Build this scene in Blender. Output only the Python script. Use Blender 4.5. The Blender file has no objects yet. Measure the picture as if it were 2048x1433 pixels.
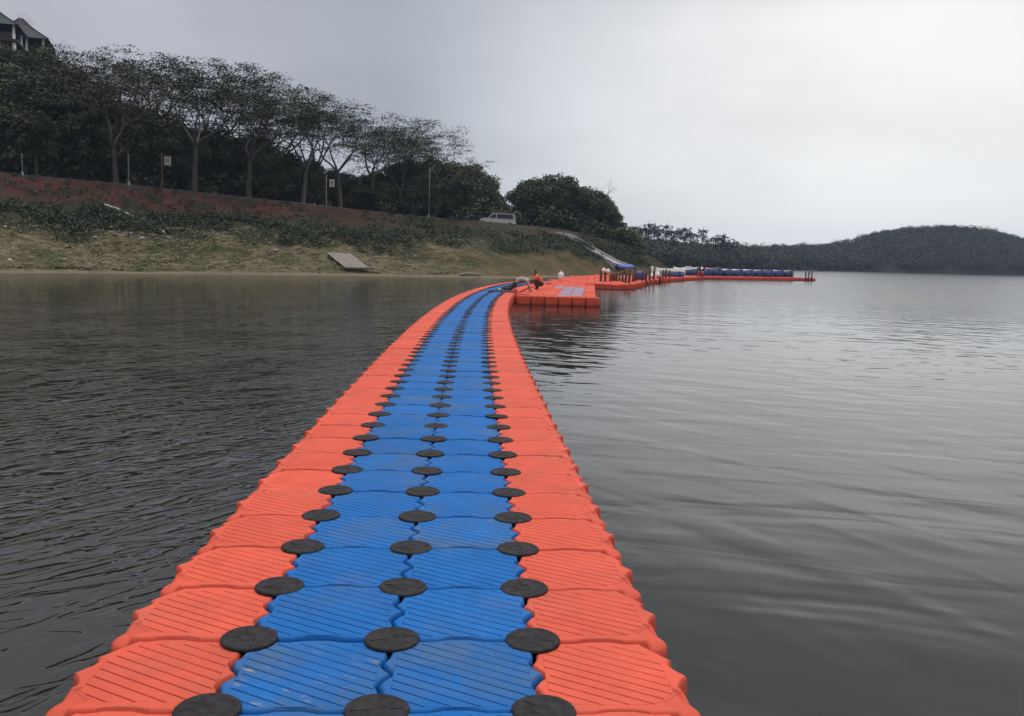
import bpy, bmesh, math, random
import numpy as np
from mathutils import Vector, Matrix, Euler
from mathutils.bvhtree import BVHTree
R = math.radians
random.seed(7); rng = np.random.default_rng(7)
scene = bpy.context.scene
col = scene.collection

# ------------------------------------------------------------------ camera
CAM_H, PITCH, ROLL, F_PX = 1.358, R(6.414), R(1.529), 1777.4     # deck top is z = 0
cam_data = bpy.data.cameras.new('camera'); cam = bpy.data.objects.new('camera', cam_data); col.objects.link(cam)
cam.location = (0, 0, CAM_H)
cam.rotation_euler = (Matrix.Rotation(R(90) - PITCH, 3, 'X') @ Matrix.Rotation(ROLL, 3, 'Z')).to_euler()
cam_data.sensor_width = 36; cam_data.lens = F_PX / 2048 * 36
cam_data.clip_start = 0.05; cam_data.clip_end = 6000
scene.camera = cam
scene.view_settings.view_transform = 'Standard'; scene.view_settings.look = 'None'
scene.view_settings.exposure = 0.0; scene.view_settings.gamma = 1
WATER_Z = -0.33

# ------------------------------------------------------------------ sky and sun (bright overcast)
SUN_EL, SUN_AZ = R(58), R(20)        # azimuth clockwise from +Y
world = bpy.data.worlds.new('World'); scene.world = world; world.use_nodes = True
wt = world.node_tree; wt.nodes.clear()
def node(nt, typ, props=None, **ins):
    n = nt.nodes.new(typ)
    for k, v in (props or {}).items(): setattr(n, k, v)
    for k, v in ins.items():
        key = int(k[1:]) if k[0] == '_' and k[1:].isdigit() else k.replace('__', ' ')
        s = n.inputs[key]
        if isinstance(v, bpy.types.NodeSocket): nt.links.new(v, s)
        else: s.default_value = v
    return n
def math_(nt, op, a, b=None, c=None, clamp=False):
    n = nt.nodes.new('ShaderNodeMath'); n.operation = op; n.use_clamp = clamp
    for i, v in enumerate((a, b, c)):
        if v is None: continue
        if isinstance(v, bpy.types.NodeSocket): nt.links.new(v, n.inputs[i])
        else: n.inputs[i].default_value = v
    return n.outputs[0]
def maprange(nt, v, a, b, c, d, smooth=True):
    n = node(nt, 'ShaderNodeMapRange', {'interpolation_type': 'SMOOTHSTEP' if smooth else 'LINEAR'}, _0=v, _1=a, _2=b, _3=c, _4=d)
    return n.outputs[0]
def mixc(nt, fac, a, b, mode='MIX'):
    n = nt.nodes.new('ShaderNodeMix'); n.data_type = 'RGBA'; n.blend_type = mode
    for i, v in ((0, fac), (6, a), (7, b)):
        if isinstance(v, bpy.types.NodeSocket): nt.links.new(v, n.inputs[i])
        else: n.inputs[i].default_value = v if not isinstance(v, tuple) or len(v) == 4 else (*v, 1)
    return n.outputs[2]
def ramp(nt, fac, stops):
    n = nt.nodes.new('ShaderNodeValToRGB'); e = n.color_ramp.elements
    while len(e) < len(stops): e.new(0.5)
    for el, (p, c) in zip(e, stops): el.position = p; el.color = (*c, 1)
    nt.links.new(fac, n.inputs[0]); return n.outputs[0]
def dirv(az, el): return (math.sin(az) * math.cos(el), math.cos(az) * math.cos(el), math.sin(el))

tc = node(wt, 'ShaderNodeTexCoord'); D0 = tc.outputs['Generated']
sep = node(wt, 'ShaderNodeSeparateXYZ', _0=D0); Z = sep.outputs[2]
back = maprange(wt, sep.outputs[1], -.7, .25, .55, 1.0)      # added dimming of the low sky behind the camera, darkens faces turned there
grad = ramp(wt, Z, [(0, (.64, .632, .63)), (.07, (.62, .615, .63)), (.16, (.545, .545, .59)), (.30, (.47, .475, .52)), (.5, (.56, .56, .58)), (1, (.6, .6, .61))])
lift = maprange(wt, Z, .34, .85, 1.0, 3.1)
def lobe(az, el, c0):
    dp = node(wt, 'ShaderNodeVectorMath', {'operation': 'DOT_PRODUCT'}, _0=D0, _1=dirv(R(az), R(el)))
    return maprange(wt, dp.outputs['Value'], c0, 1.0, 0, 1)
mp = node(wt, 'ShaderNodeMapping', _0=D0); mp.inputs['Scale'].default_value = (1, 1, 2.6)
cl = node(wt, 'ShaderNodeTexNoise', _0=mp.outputs[0], Scale=3.4, Detail=5.0, Roughness=.5)
cloud = maprange(wt, cl.outputs[0], .32, .68, .90, 1.10)
bright = math_(wt, 'MULTIPLY', lobe(17, 13, .90), .50)
bright2 = math_(wt, 'MULTIPLY', lobe(34, 10, .88), .22)
dark = math_(wt, 'SUBTRACT', 1.0, math_(wt, 'MULTIPLY', lobe(-7, 18, .95), .20))
k = math_(wt, 'MULTIPLY', math_(wt, 'MULTIPLY', math_(wt, 'MULTIPLY', lift, cloud), dark), math_(wt, 'MAXIMUM', back, maprange(wt, Z, .35, .6, 0, 1)))
grad = mixc(wt, math_(wt, 'MULTIPLY', lobe(-7, 17, .93), .8), grad, (.445, .49, .555)); grad = mixc(wt, math_(wt, 'MULTIPLY', lobe(-26, 12, .95), .6), grad, (.53, .52, .585))
low = maprange(wt, Z, .24, .42, 1, 0)
lit = math_(wt, 'MULTIPLY', math_(wt, 'ADD', bright, bright2), low)
k = math_(wt, 'ADD', k, lit)
grad = mixc(wt, math_(wt, 'MULTIPLY', lit, 1.6, clamp=True), grad, (.565, .563, .558))
csc = node(wt, 'ShaderNodeVectorMath', {'operation': 'SCALE'}, _0=grad, Scale=k)
sky = node(wt, 'ShaderNodeTexSky', {'sky_type': 'NISHITA', 'sun_disc': False, 'sun_elevation': SUN_EL, 'sun_rotation': SUN_AZ})
skyd = node(wt, 'ShaderNodeVectorMath', {'operation': 'SCALE'}, _0=sky.outputs[0], Scale=.10)
final = mixc(wt, .94, skyd.outputs[0], csc.outputs[0])
bg = node(wt, 'ShaderNodeBackground', Color=final, Strength=1.0)
wo = node(wt, 'ShaderNodeOutputWorld'); wt.links.new(bg.outputs[0], wo.inputs[0])

sd = bpy.data.lights.new('sun', 'SUN'); sd.energy = 1.1; sd.angle = R(24); sd.color = (1, .965, .92)
sun = bpy.data.objects.new('sun', sd); col.objects.link(sun)
sun.rotation_euler = Vector(dirv(SUN_AZ, SUN_EL)).to_track_quat('Z', 'Y').to_euler()

# ------------------------------------------------------------------ helpers
CR, SR = math.cos(ROLL), math.sin(ROLL); CP, SP = math.cos(PITCH), math.sin(PITCH)
def ray(px, py):
    X, Y = (px - 1024) / F_PX, (py - 716.5) / F_PX
    a, b = X * CR + Y * SR, -X * SR + Y * CR
    return Vector((a, CP - b * SP, -SP - b * CP))
def at(px, py, D):
    d = ray(px, py); return Vector((0, 0, CAM_H)) + d * (D / d.y)
def xof(px, D): return at(px, 516, D).x

class MB:
    """collects shapes for ONE mesh object"""
    def __init__(s): s.v = []; s.f = []; s.m = []; s.sm = []
    def add(s, vs, fs, mi=0, smooth=False):
        o = len(s.v); s.v += [tuple(x) for x in vs]
        for f in fs: s.f.append(tuple(i + o for i in f)); s.m.append(mi); s.sm.append(smooth)
    def box(s, c, size, rot=None, bev=0.0, mi=0):
        hx, hy, hz = size[0] / 2, size[1] / 2, size[2] / 2
        M = rot.to_matrix() if isinstance(rot, Euler) else (rot or Matrix.Identity(3))
        b = min(bev, hx * .9, hy * .9, hz * .9)
        if b <= 0:
            P = [(x, y, z) for z in (-hz, hz) for x, y in ((-hx, -hy), (hx, -hy), (hx, hy), (-hx, hy))]
            Fs = [(3, 2, 1, 0), (4, 5, 6, 7), (0, 1, 5, 4), (1, 2, 6, 5), (2, 3, 7, 6), (3, 0, 4, 7)]
        else:
            P = []
            for z, i in ((-hz, b), (-hz + b, 0), (hz - b, 0), (hz, b)):
                x0, y0 = hx - i, hy - i
                P += [(-x0 + b * .5, -y0, z), (x0 - b * .5, -y0, z), (x0, -y0 + b * .5, z), (x0, y0 - b * .5, z), (x0 - b * .5, y0, z), (-x0 + b * .5, y0, z), (-x0, y0 - b * .5, z), (-x0, -y0 + b * .5, z)]
            Fs = [tuple(range(7, -1, -1)), tuple(range(24, 32))]
            for r in range(3):
                for i in range(8): Fs.append((r * 8 + i, r * 8 + (i + 1) % 8, r * 8 + 8 + (i + 1) % 8, r * 8 + 8 + i))
        c = Vector(c)
        s.add([M @ Vector(p) + c for p in P], Fs, mi)
    def tube(s, pts, rad, n=8, mi=0, cap=True):
        pts = [Vector(p) for p in pts]; rad = rad if hasattr(rad, '__len__') else [rad] * len(pts)
        vs = []; fs = []; ref = Vector((0.13, .31, .94)).normalized()
        for i, p in enumerate(pts):
            t = (pts[min(i + 1, len(pts) - 1)] - pts[max(i - 1, 0)])
            t = t.normalized() if t.length > 1e-9 else Vector((0, 0, 1))
            a = t.cross(ref)
            if a.length < .1: a = t.cross(Vector((1, 0, 0)))
            a.normalize(); b = t.cross(a)
            for j in range(n):
                w = 2 * math.pi * j / n; vs.append(p + (a * math.cos(w) + b * math.sin(w)) * rad[i])
        for i in range(len(pts) - 1):
            for j in range(n): fs.append((i * n + j, i * n + (j + 1) % n, (i + 1) * n + (j + 1) % n, (i + 1) * n + j))
        s.add(vs, fs, mi, True)
        if cap: s.add(vs[:n], [tuple(range(n))], mi); s.add(vs[-n:], [tuple(range(n - 1, -1, -1))], mi)
    def lathe(s, prof, n=24, c=(0, 0, 0), M=None, mi=0):
        vs = []; fs = []
        for r, z in prof:
            for j in range(n):
                w = 2 * math.pi * j / n; p = Vector((r * math.cos(w), r * math.sin(w), z))
                if M: p = M @ p
                vs.append(p + Vector(c))
        for i in range(len(prof) - 1):
            for j in range(n): fs.append((i * n + j, i * n + (j + 1) % n, (i + 1) * n + (j + 1) % n, (i + 1) * n + j))
        s.add(vs, fs, mi, True)
    def mesh(s, name):
        me = bpy.data.meshes.new(name); me.from_pydata(s.v, [], s.f)
        me.polygons.foreach_set('material_index', s.m); me.polygons.foreach_set('use_smooth', s.sm); me.update(); return me
    def build(s, name, mats, parent=None):
        return link(name, s.mesh(name), mats, parent)
def link(name, me, mats, parent=None):
    for m in (mats if isinstance(mats, (list, tuple)) else [mats]): me.materials.append(m)
    o = bpy.data.objects.new(name, me); col.objects.link(o)
    if parent: o.parent = parent
    return o
def tag(o, label=None, cat=None, group=None, kind=None):
    if label: o['label'] = label
    if cat: o['category'] = cat
    if group: o['group'] = group
    if kind: o['kind'] = kind
    return o
def empty(name, loc, rz=0.0):
    o = bpy.data.objects.new(name, None); col.objects.link(o); o.location = loc; o.rotation_euler = (0, 0, rz); o.empty_display_size = .2; return o
def copy_tree(o, parent=None):
    c = o.copy(); col.objects.link(c)
    if parent: c.parent = parent
    for ch in list(o.children): copy_tree(ch, c)
    return c
def smooth01(t): t = np.clip(t, 0, 1); return t * t * (3 - 2 * t)

# ------------------------------------------------------------------ materials
M = {}
def mat(name, color, rough=.6, var=.12, scale=6.0, spec=.5, bump=0.0, bscale=40.0, metal=0.0, objvar=0.0):
    m = bpy.data.materials.new(name); m.use_nodes = True; nt = m.node_tree; b = nt.nodes['Principled BSDF']
    tcn = node(nt, 'ShaderNodeTexCoord'); n = node(nt, 'ShaderNodeTexNoise', _0=tcn.outputs['Object'], Scale=scale, Detail=4.0)
    v = maprange(nt, n.outputs[0], .3, .7, 1 - var, 1 + var, False)
    if objvar:
        oi = node(nt, 'ShaderNodeObjectInfo'); v = math_(nt, 'MULTIPLY', v, maprange(nt, oi.outputs['Random'], 0, 1, 1 - objvar, 1 + objvar, False))
    cs = node(nt, 'ShaderNodeVectorMath', {'operation': 'SCALE'}, _0=color, Scale=v)
    nt.links.new(cs.outputs[0], b.inputs['Base Color'])
    b.inputs['Roughness'].default_value = rough; b.inputs['Metallic'].default_value = metal; b.inputs['Specular IOR Level'].default_value = spec
    if bump:
        n2 = node(nt, 'ShaderNodeTexNoise', _0=tcn.outputs['Object'], Scale=bscale, Detail=3.0)
        bp = node(nt, 'ShaderNodeBump', Height=n2.outputs[0], Strength=.6, Distance=bump); nt.links.new(bp.outputs[0], b.inputs['Normal'])
    M[name] = m; return m

def plastic(name, color, dirt):
    """rotomoulded float plastic; the object colour's alpha says how much dried mud lies on this float"""
    m = bpy.data.materials.new(name); m.use_nodes = True; nt = m.node_tree; b = nt.nodes['Principled BSDF']
    oi = node(nt, 'ShaderNodeObjectInfo'); geo = node(nt, 'ShaderNodeNewGeometry'); P = geo.outputs['Position']
    n1 = node(nt, 'ShaderNodeTexNoise', _0=P, Scale=5.0, Detail=5.0, Roughness=.6)
    v = math_(nt, 'MULTIPLY', maprange(nt, n1.outputs[0], .3, .7, .9, 1.09, False), maprange(nt, oi.outputs['Random'], 0, 1, .93, 1.06, False))
    c1 = node(nt, 'ShaderNodeVectorMath', {'operation': 'SCALE'}, _0=color, Scale=v).outputs[0]
    # thin worn haze everywhere, and mud in irregular smears where the float's alpha asks for it
    n2 = node(nt, 'ShaderNodeTexNoise', _0=P, Scale=2.3, Detail=7.0, Roughness=.65)
    c2 = mixc(nt, maprange(nt, n2.outputs[0],   .5, .75, 0, .06), c1, (.36, .34, .32))
    # a darker tone in the grooves of the tread, a soft film of dried silt, and thin streaks of mud along the ribs
    ob = node(nt, 'ShaderNodeSeparateXYZ', _0=node(nt, 'ShaderNodeTexCoord').outputs['Object']); oz = ob.outputs[2]
    tread = math_(nt, 'LESS_THAN', math_(nt, 'ADD', math_(nt, 'ABSOLUTE', ob.outputs[0]), math_(nt, 'ABSOLUTE', ob.outputs[1])), .315)
    c2 = mixc(nt, math_(nt, 'MULTIPLY', math_(nt, 'MULTIPLY', maprange(nt, oz, -.0033, -.0010, 1, 0), math_(nt, 'MULTIPLY', tread, maprange(nt, oz, -.0075, -.006, 0, 1))), .32), c2, (.035, .032, .03))
    up = math_(nt, 'GREATER_THAN', node(nt, 'ShaderNodeSeparateXYZ', _0=geo.outputs['Normal']).outputs[2], .5)
    film = math_(nt, 'MULTIPLY', math_(nt, 'MULTIPLY', maprange(nt, n2.outputs[0], .36, .66, 0, 1), oi.outputs['Alpha']), up)
    c2 = mixc(nt, math_(nt, 'MULTIPLY', film, .75), c2, (.085, .095, .062))
    def streaks(rot, sx, sy, thr0, k):
        mpn = node(nt, 'ShaderNodeMapping', {'vector_type': 'TEXTURE'}, _0=P); mpn.inputs['Rotation'].default_value = (0, 0, rot); mpn.inputs['Scale'].default_value = (sx, sy, .1)
        n3 = node(nt, 'ShaderNodeTexNoise', _0=mpn.outputs[0], Scale=1.0, Detail=6.0, Roughness=.7)
        return math_(nt, 'MULTIPLY', math_(nt, 'SUBTRACT', n3.outputs[0], math_(nt, 'SUBTRACT', thr0, math_(nt, 'MULTIPLY', oi.outputs['Alpha'], k))), 7.0, clamp=True)
    c3 = mixc(nt, math_(nt, 'MULTIPLY', math_(nt, 'MULTIPLY', streaks(R(-28), .13, .022, .78, .30), up), .85), c2, dirt)
    c3 = mixc(nt, math_(nt, 'MULTIPLY', math_(nt, 'MULTIPLY', streaks(R(20), .10, .012, .68, .06), up), .30), c3, (.40, .38, .36))     # dry scuffs
    c3 = mixc(nt, math_(nt, 'MULTIPLY', math_(nt, 'MULTIPLY', streaks(R(75), .07, .03, .70, .10), up), .45), c3, (.05, .045, .04))    # dark sole marks
    # algae and scum line just above the water on the sides
    zz = node(nt, 'ShaderNodeSeparateXYZ', _0=P).outputs[2]
    c4 = mixc(nt, math_(nt, 'MULTIPLY', maprange(nt, math_(nt, 'ADD', zz, math_(nt, 'MULTIPLY', n1.outputs[0], .08)), -.27, -.20, 1, 0), .7), c3, (.05, .035, .025))
    nt.links.new(c4, b.inputs['Base Color'])
    nr = maprange(nt, n2.outputs[0], .3, .7,   .5, .64, False); nt.links.new(nr, b.inputs['Roughness'])
    b.inputs['Specular IOR Level'].default_value = .07
    n4 = node(nt, 'ShaderNodeTexNoise', _0=P, Scale=160.0, Detail=2.0)
    bp = node(nt, 'ShaderNodeBump', Height=n4.outputs[0], Strength=.35, Distance=.0015); nt.links.new(bp.outputs[0], b.inputs['Normal'])
    M[name] = m; return m
plastic('orange_plastic', (.575, .088, .052), (.42, .30, .17))
plastic('blue_plastic', (.0085, .108, .345), (.44, .31, .04))
plastic('lilac_plastic', (.30, .22, .28), (.35, .3, .25))
mat('cap_plastic', (.022, .020, .021), .75, .45, 30, .15, .002, 160)
mat('brown_wood', (.115, .060, .040), .8, .3, 5)
mat('grey_wood', (.20, .175, .15), .85, .3, 8)
mat('bark', (.040, .036, .031), .9, .3, 3, objvar=.25)
mat('pale_bark', (.062, .057, .050), .9, .3, 3, objvar=.2)
mat('white_paint', (.62, .62, .60), .5, .08, 4)
mat('white_tarp', (.40, .40, .41), .7, .2, 3)
mat('white_plastic', (.7, .69, .66), .45, .08, 6)
mat('sign_white', (.38, .36, .35), .6, .1, 4)
mat('grey_metal', (.10, .10, .10), .5, .1, 6, metal=.3)
mat('concrete', (.28, .26, .27), .9, .2, 3); mat('road_concrete', (.11, .10, .10), .9, .3, .6)
mat('blue_hull', (.010, .034, .125), .4, .25, 2, objvar=.3)
mat('blue_tarp', (.015, .04, .28), .6, .3, 3)
mat('red_tarp', (.40, .05, .07), .6, .25, 3)
mat('dark_tarp', (.02, .025, .02), .7, .3, 3)
mat('van_paint', (.40, .41, .41), .3, .04, 2)
mat('dark_glass', (.012, .013, .015), .08, .05, 2)
mat('rubber', (.015, .015, .015), .8, .1, 6)
mat('lamp_red', (.3, .02, .02), .3, .05, 4)
mat('roof_tile', (.026, .022, .030), .8, .25, 4)
mat('green_roof', (.014, .026, .023), .8, .25, 4)
mat('skin', (.36, .2, .13), .55, .06, 20)
mat('hair', (.012, .01, .009), .6, .2, 40)
mat('grey_shirt', (.28, .28, .25), .85, .3, 9)
mat('orange_vest', (.60, .15, .035), .75, .2, 9)
mat('dark_trousers', (.028, .023, .022), .85, .25, 10)
mat('pale_shoe', (.4, .38, .36), .7, .15, 10)
mat('dark_blue_cloth', (.008, .016, .05), .8, .3, 8)
mat('pink_plastic', (.6, .26, .25), .5, .1, 8)
mat('post_red', (.075, .03, .028), .7, .15, 6)

def leaf_mat(name, c1, c2, objvar=.3):
    m = bpy.data.materials.new(name); m.use_nodes = True; nt = m.node_tree; b = nt.nodes['Principled BSDF']
    geo = node(nt, 'ShaderNodeNewGeometry'); oi = node(nt, 'ShaderNodeObjectInfo')
    n = node(nt, 'ShaderNodeTexNoise', _0=geo.outputs['Position'], Scale=.55, Detail=3.0)
    v = math_(nt, 'ADD', math_(nt, 'MULTIPLY', maprange(nt, n.outputs[0], .3, .7, 0, 1), .6), math_(nt, 'MULTIPLY', geo.outputs['Random Per Island'], .4))
    c = mixc(nt, v, c1, c2)
    cs = node(nt, 'ShaderNodeVectorMath', {'operation': 'SCALE'}, _0=c, Scale=maprange(nt, oi.outputs['Random'], 0, 1, 1 - objvar, 1 + objvar, False))
    nt.links.new(cs.outputs[0], b.inputs['Base Color']); b.inputs['Roughness'].default_value = .75; b.inputs['Specular IOR Level'].default_value = .15
    M[name] = m; return m
leaf_mat('dark_leaf', (.028, .032, .020), (.082, .088, .044))
leaf_mat('feather_leaf', (.040, .043, .031), (.090, .100, .060), .2)
leaf_mat('bush_leaf', (.022, .030, .019), (.040, .049, .026))
leaf_mat('dry_grass', (.11, .102, .055), (.205, .178, .105))
leaf_mat('far_leaf', (.018, .022, .017), (.030, .033, .023))

# ------------------------------------------------------------------ water
def make_water():
    m = bpy.data.materials.new('lake_water'); m.use_nodes = True; nt = m.node_tree; b = nt.nodes['Principled BSDF']
    geo = node(nt, 'ShaderNodeNewGeometry'); P = geo.outputs['Position']
    s = node(nt, 'ShaderNodeSeparateXYZ', _0=P)
    big = node(nt, 'ShaderNodeTexNoise', _0=P, Scale=.07, Detail=3.0)
    left = maprange(nt, math_(nt, 'ADD', s.outputs[0], math_(nt, 'MULTIPLY', math_(nt, 'SUBTRACT', big.outputs[0], .5), 3.0)), -2.0, 1.2, 1, 0)
    patch = maprange(nt, big.outputs[0], .42, .62, .0, 1.0)
    def wav(lx, ly, rot, det, rough=.5, dist=0.0):
        mpn = node(nt, 'ShaderNodeMapping', {'vector_type': 'TEXTURE'}, _0=P); mpn.inputs['Rotation'].default_value = (0, 0, rot); mpn.inputs['Scale'].default_value = (lx, ly, 1)
        return math_(nt, 'SUBTRACT', node(nt, 'ShaderNodeTexNoise', _0=mpn.outputs[0], Scale=1.0, Detail=det, Roughness=rough, Distortion=dist).outputs[0], .5)
    def ridge(n, w):      # sharp little crests with flat troughs between
        return math_(nt, 'POWER', math_(nt, 'SUBTRACT', 1.0, math_(nt, 'MINIMUM', math_(nt, 'MULTIPLY', math_(nt, 'ABSOLUTE', n), w), 1.0)), 2.0)
    r1 = ridge(wav(.75, .23, R(58), 2.0, .5, .6), 6.0); r2 = ridge(wav(.36, .13, R(30), 1.0, .5, .5), 5.0)
    gust = maprange(nt, node(nt, 'ShaderNodeTexNoise', _0=P, Scale=.45, Detail=2.0).outputs[0], .35, .65, .65, 1.15)
    swl = wav(2.6, .9, R(62), 2.0, .5, .3)
    hl = math_(nt, 'ADD', math_(nt, 'MULTIPLY', math_(nt, 'ADD', math_(nt, 'MULTIPLY', r1, .0062), math_(nt, 'MULTIPLY', r2, .0026)), gust), math_(nt, 'MULTIPLY', swl, .022))
    swell = math_(nt, 'ADD', wav(1.7, .52, R(-14), 2.0, .4, .5), math_(nt, 'MULTIPLY', wav(1.3, .46, R(-58), 1.0, .4, .4), .7))       # long lazy undulation on the open side
    swell2 = wav(1.1, .30, R(-60), 1.0); swell3 = wav(.75, .28, R(8), 1.0)
    hr = math_(nt, 'ADD', math_(nt, 'MULTIPLY', swell, .0165), math_(nt, 'MULTIPLY', math_(nt, 'ADD', swell2, swell3), math_(nt, 'ADD', .0015, math_(nt, 'MULTIPLY', patch, .0050))))
    calm = maprange(nt, s.outputs[1], 5.0, 70.0, 1.0, .5)
    h = math_(nt, 'ADD', math_(nt, 'MULTIPLY', hl, left), math_(nt, 'MULTIPLY', math_(nt, 'MULTIPLY', hr, calm), math_(nt, 'SUBTRACT', 1.0, math_(nt, 'MULTIPLY', left, .8))))
    bp = node(nt, 'ShaderNodeBump', Height=h, Strength=1.0, Distance=1.0); nt.links.new(bp.outputs[0], b.inputs['Normal'])
    far = maprange(nt, math_(nt, 'ADD', s.outputs[1], math_(nt, 'MULTIPLY', math_(nt, 'SUBTRACT', big.outputs[0], .5), 30.0)), 6.0, 55.0, 0, 1)      # cat's-paws: capillary ripples too fine to see one by one
    nt.links.new(math_(nt, 'ADD', .03, math_(nt, 'MULTIPLY', math_(nt, 'MULTIPLY', far, math_(nt, 'SUBTRACT', 1.0, math_(nt, 'MULTIPLY', left, .92))), .13)), b.inputs['Roughness'])
    b.inputs['Base Color'].default_value = (.011, .011, .0085, 1); b.inputs['IOR'].default_value = 1.36
    mb = MB(); mb.add([(-900, -300, WATER_Z), (1500, -300, WATER_Z), (1500, 1600, WATER_Z), (-900, 1600, WATER_Z)], [(0, 1, 2, 3)])
    tag(mb.build('water', m), kind='structure')
make_water()

# ------------------------------------------------------------------ near bank and wooded hill (one terrain sheet)
#        waterline          road edge               back of the hill         far back
ST = [((-62, 22), (-76, 38, 8.2), (-118, 92, 44), (-180, 170, 50)),
      ((-42, 43), (-52, 58, 7.4), (-92, 108, 38), (-150, 190, 44)),
      ((-30.8, 53.4), (-39.7, 68.9, 6.75), (-66, 114, 28), (-110, 200, 34)),
      ((-25.6, 58.2), (-33.2, 75.5, 6.6), (-53, 119, 18), (-80, 200, 22)),
      ((-21.8, 61.8), (-28.5, 81, 6.4), (-43, 122, 11.5), (-64, 200, 13)),
      ((-15.5, 66.8), (-20.4, 84.9, 5.9), (-30, 124, 8.2), (-40, 200, 9)),
      ((-9.2, 71.6), (-11.5, 95, 5.5), (-15, 130, 6.4), (-18, 200, 7)),
      ((-1, 75), (-1.6, 105, 5.3), (-2, 135, 5.2), (-2, 200, 5)),
      ((6, 87), (6.2, 109, 4.8), (7, 138, 5.0), (7, 200, 4)),
      ((12.5, 99), (13.4, 115, 3.4), (15, 140, 3.6), (16, 200, 2.4)),
      ((18.5, 112), (18.6, 121, 1.9), (21, 145, 1.9), (23, 200, 1)),
      ((23, 121), (23, 127, -.5), (27, 150, -.6), (30, 200, -.6)),
      ((30, 128), (30, 133, -2.5), (36, 152, -2.5), (40, 200, -2.5))]
def hermite(arr, t):
    arr = np.asarray(arr, float); n = len(arr); i = min(int(t), n - 2); u = t - i
    p0, p1, p2, p3 = arr[max(i - 1, 0)], arr[i], arr[i + 1], arr[min(i + 2, n - 1)]
    return .5 * ((2 * p1) + (p2 - p0) * u + (2 * p0 - 5 * p1 + 4 * p2 - p3) * u * u + (3 * p1 - p0 - 3 * p2 + p3) * u ** 3)
def vnoise(x, y, s, seed=0):
    x = np.asarray(x) * s; y = np.asarray(y) * s; xi = np.floor(x).astype(int); yi = np.floor(y).astype(int); fx = x - xi; fy = y - yi
    def hsh(a, b): return (np.sin(a * 127.1 + b * 311.7 + seed * 74.7) * 43758.5453) % 1.0
    fx = fx * fx * (3 - 2 * fx); fy = fy * fy * (3 - 2 * fy)
    return (hsh(xi, yi) * (1 - fx) + hsh(xi + 1, yi) * fx) * (1 - fy) + (hsh(xi, yi + 1) * (1 - fx) + hsh(xi + 1, yi + 1) * fx) * fy - .5
def make_terrain():
    W = [s[0] for s in ST]; RD = [s[1] for s in ST]; BK = [s[2] for s in ST]; FB = [s[3] for s in ST]
    vv = np.concatenate([np.linspace(-.3, 0, 5)[:-1], np.linspace(0, 1, 60)[:-1], np.linspace(1, 1.12, 4)[:-1], np.linspace(1.12, 2, 28)[:-1], np.linspace(2, 3, 8)])
    prof_x = [-.3, -.04, 0, .05, .2, .40, .55, .8, .95, 1.0]; prof_y = [-.35, -.03, 0.0, .035, .2, .46, .58, .82, .965, 1.0]
    ns = 420; verts = []; zone = []; along = []
    for i in range(ns):
        t = i / (ns - 1) * (len(ST) - 1)
        w = hermite(W, t); r = hermite(RD, t); b = hermite(BK, t); fb = hermite(FB, t)
        d = (r[:2] - w) / np.linalg.norm(r[:2] - w)
        for v in vv:
            if v <= 1:
                p = w + (r[:2] - w) * v; z = WATER_Z + (r[2] - WATER_Z) * np.interp(v, prof_x, prof_y)
            elif v <= 1.12:
                p = r[:2] + d * (v - 1) / .12 * 4.5; z = r[2]
            elif v <= 2:
                u = (v - 1.12) / .88; p0 = r[:2] + d * 4.5; p = p0 + (b[:2] - p0) * u; z = r[2] + (b[2] - r[2]) * (u ** 1.25)
            else:
                u = v - 2; p = b[:2] + (fb[:2] - b[:2]) * u; z = b[2] + (fb[2] - b[2]) * u
            rough = np.clip(min(v * 4, (1 - v) * 8), 0, 1) if v < 1 else (np.clip((v - 1.14) * 6, 0, 1) if v > 1.12 else 0)
            z += rough * (vnoise(p[0], p[1], .22, 1) * .9 + vnoise(p[0], p[1], .7, 2) * .45 + vnoise(p[0], p[1], 1.9, 3) * .16)
            if -.02 <= v <= .06: p = p + d * vnoise(p[0], p[1], .35, 5) * .8
            verts.append((p[0], p[1], z)); zone.append(v); along.append(t)
    nv = len(vv)
    faces = [(i * nv + j, (i + 1) * nv + j, (i + 1) * nv + j + 1, i * nv + j + 1) for i in range(ns - 1) for j in range(nv - 1)]
    me = bpy.data.meshes.new('hillside'); me.from_pydata(verts, [], faces)
    me.attributes.new('zone', 'FLOAT', 'POINT').data.foreach_set('value', zone)
    me.attributes.new('along', 'FLOAT', 'POINT').data.foreach_set('value', along)
    me.polygons.foreach_set('use_smooth', [True] * len(faces)); me.update()
    m = bpy.data.materials.new('bank_earth'); m.use_nodes = True; nt = m.node_tree; b = nt.nodes['Principled BSDF']
    zn = node(nt, 'ShaderNodeAttribute', {'attribute_name': 'zone'}).outputs['Fac']; al = node(nt, 'ShaderNodeAttribute', {'attribute_name': 'along'}).outputs['Fac']
    P = node(nt, 'ShaderNodeNewGeometry').outputs['Position']
    n1 = node(nt, 'ShaderNodeTexNoise', _0=P, Scale=.35, Detail=6.0, Roughness=.6).outputs[0]
    n2 = node(nt, 'ShaderNodeTexNoise', _0=P, Scale=1.7, Detail=6.0, Roughness=.65).outputs[0]
    mpn = node(nt, 'ShaderNodeMapping', _0=P); mpn.inputs['Scale'].default_value = (1, 1, 5)
    n3 = node(nt, 'ShaderNodeTexNoise', _0=mpn.outputs[0], Scale=1.1, Detail=5.0, Roughness=.7).outputs[0]
    zj = math_(nt, 'ADD', zn, math_(nt, 'MULTIPLY', math_(nt, 'SUBTRACT', n1, .5), .42))
    sand = mixc(nt, maprange(nt, n3, .36, .66, 0, 1), (.070, .056, .030), (.205, .172, .105))
    right = maprange(nt, al, 5.8, 7.4, 0, 1)
    sand = mixc(nt, right, sand, mixc(nt, n3, (.085, .058, .030), (.135, .098, .052)))
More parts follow.
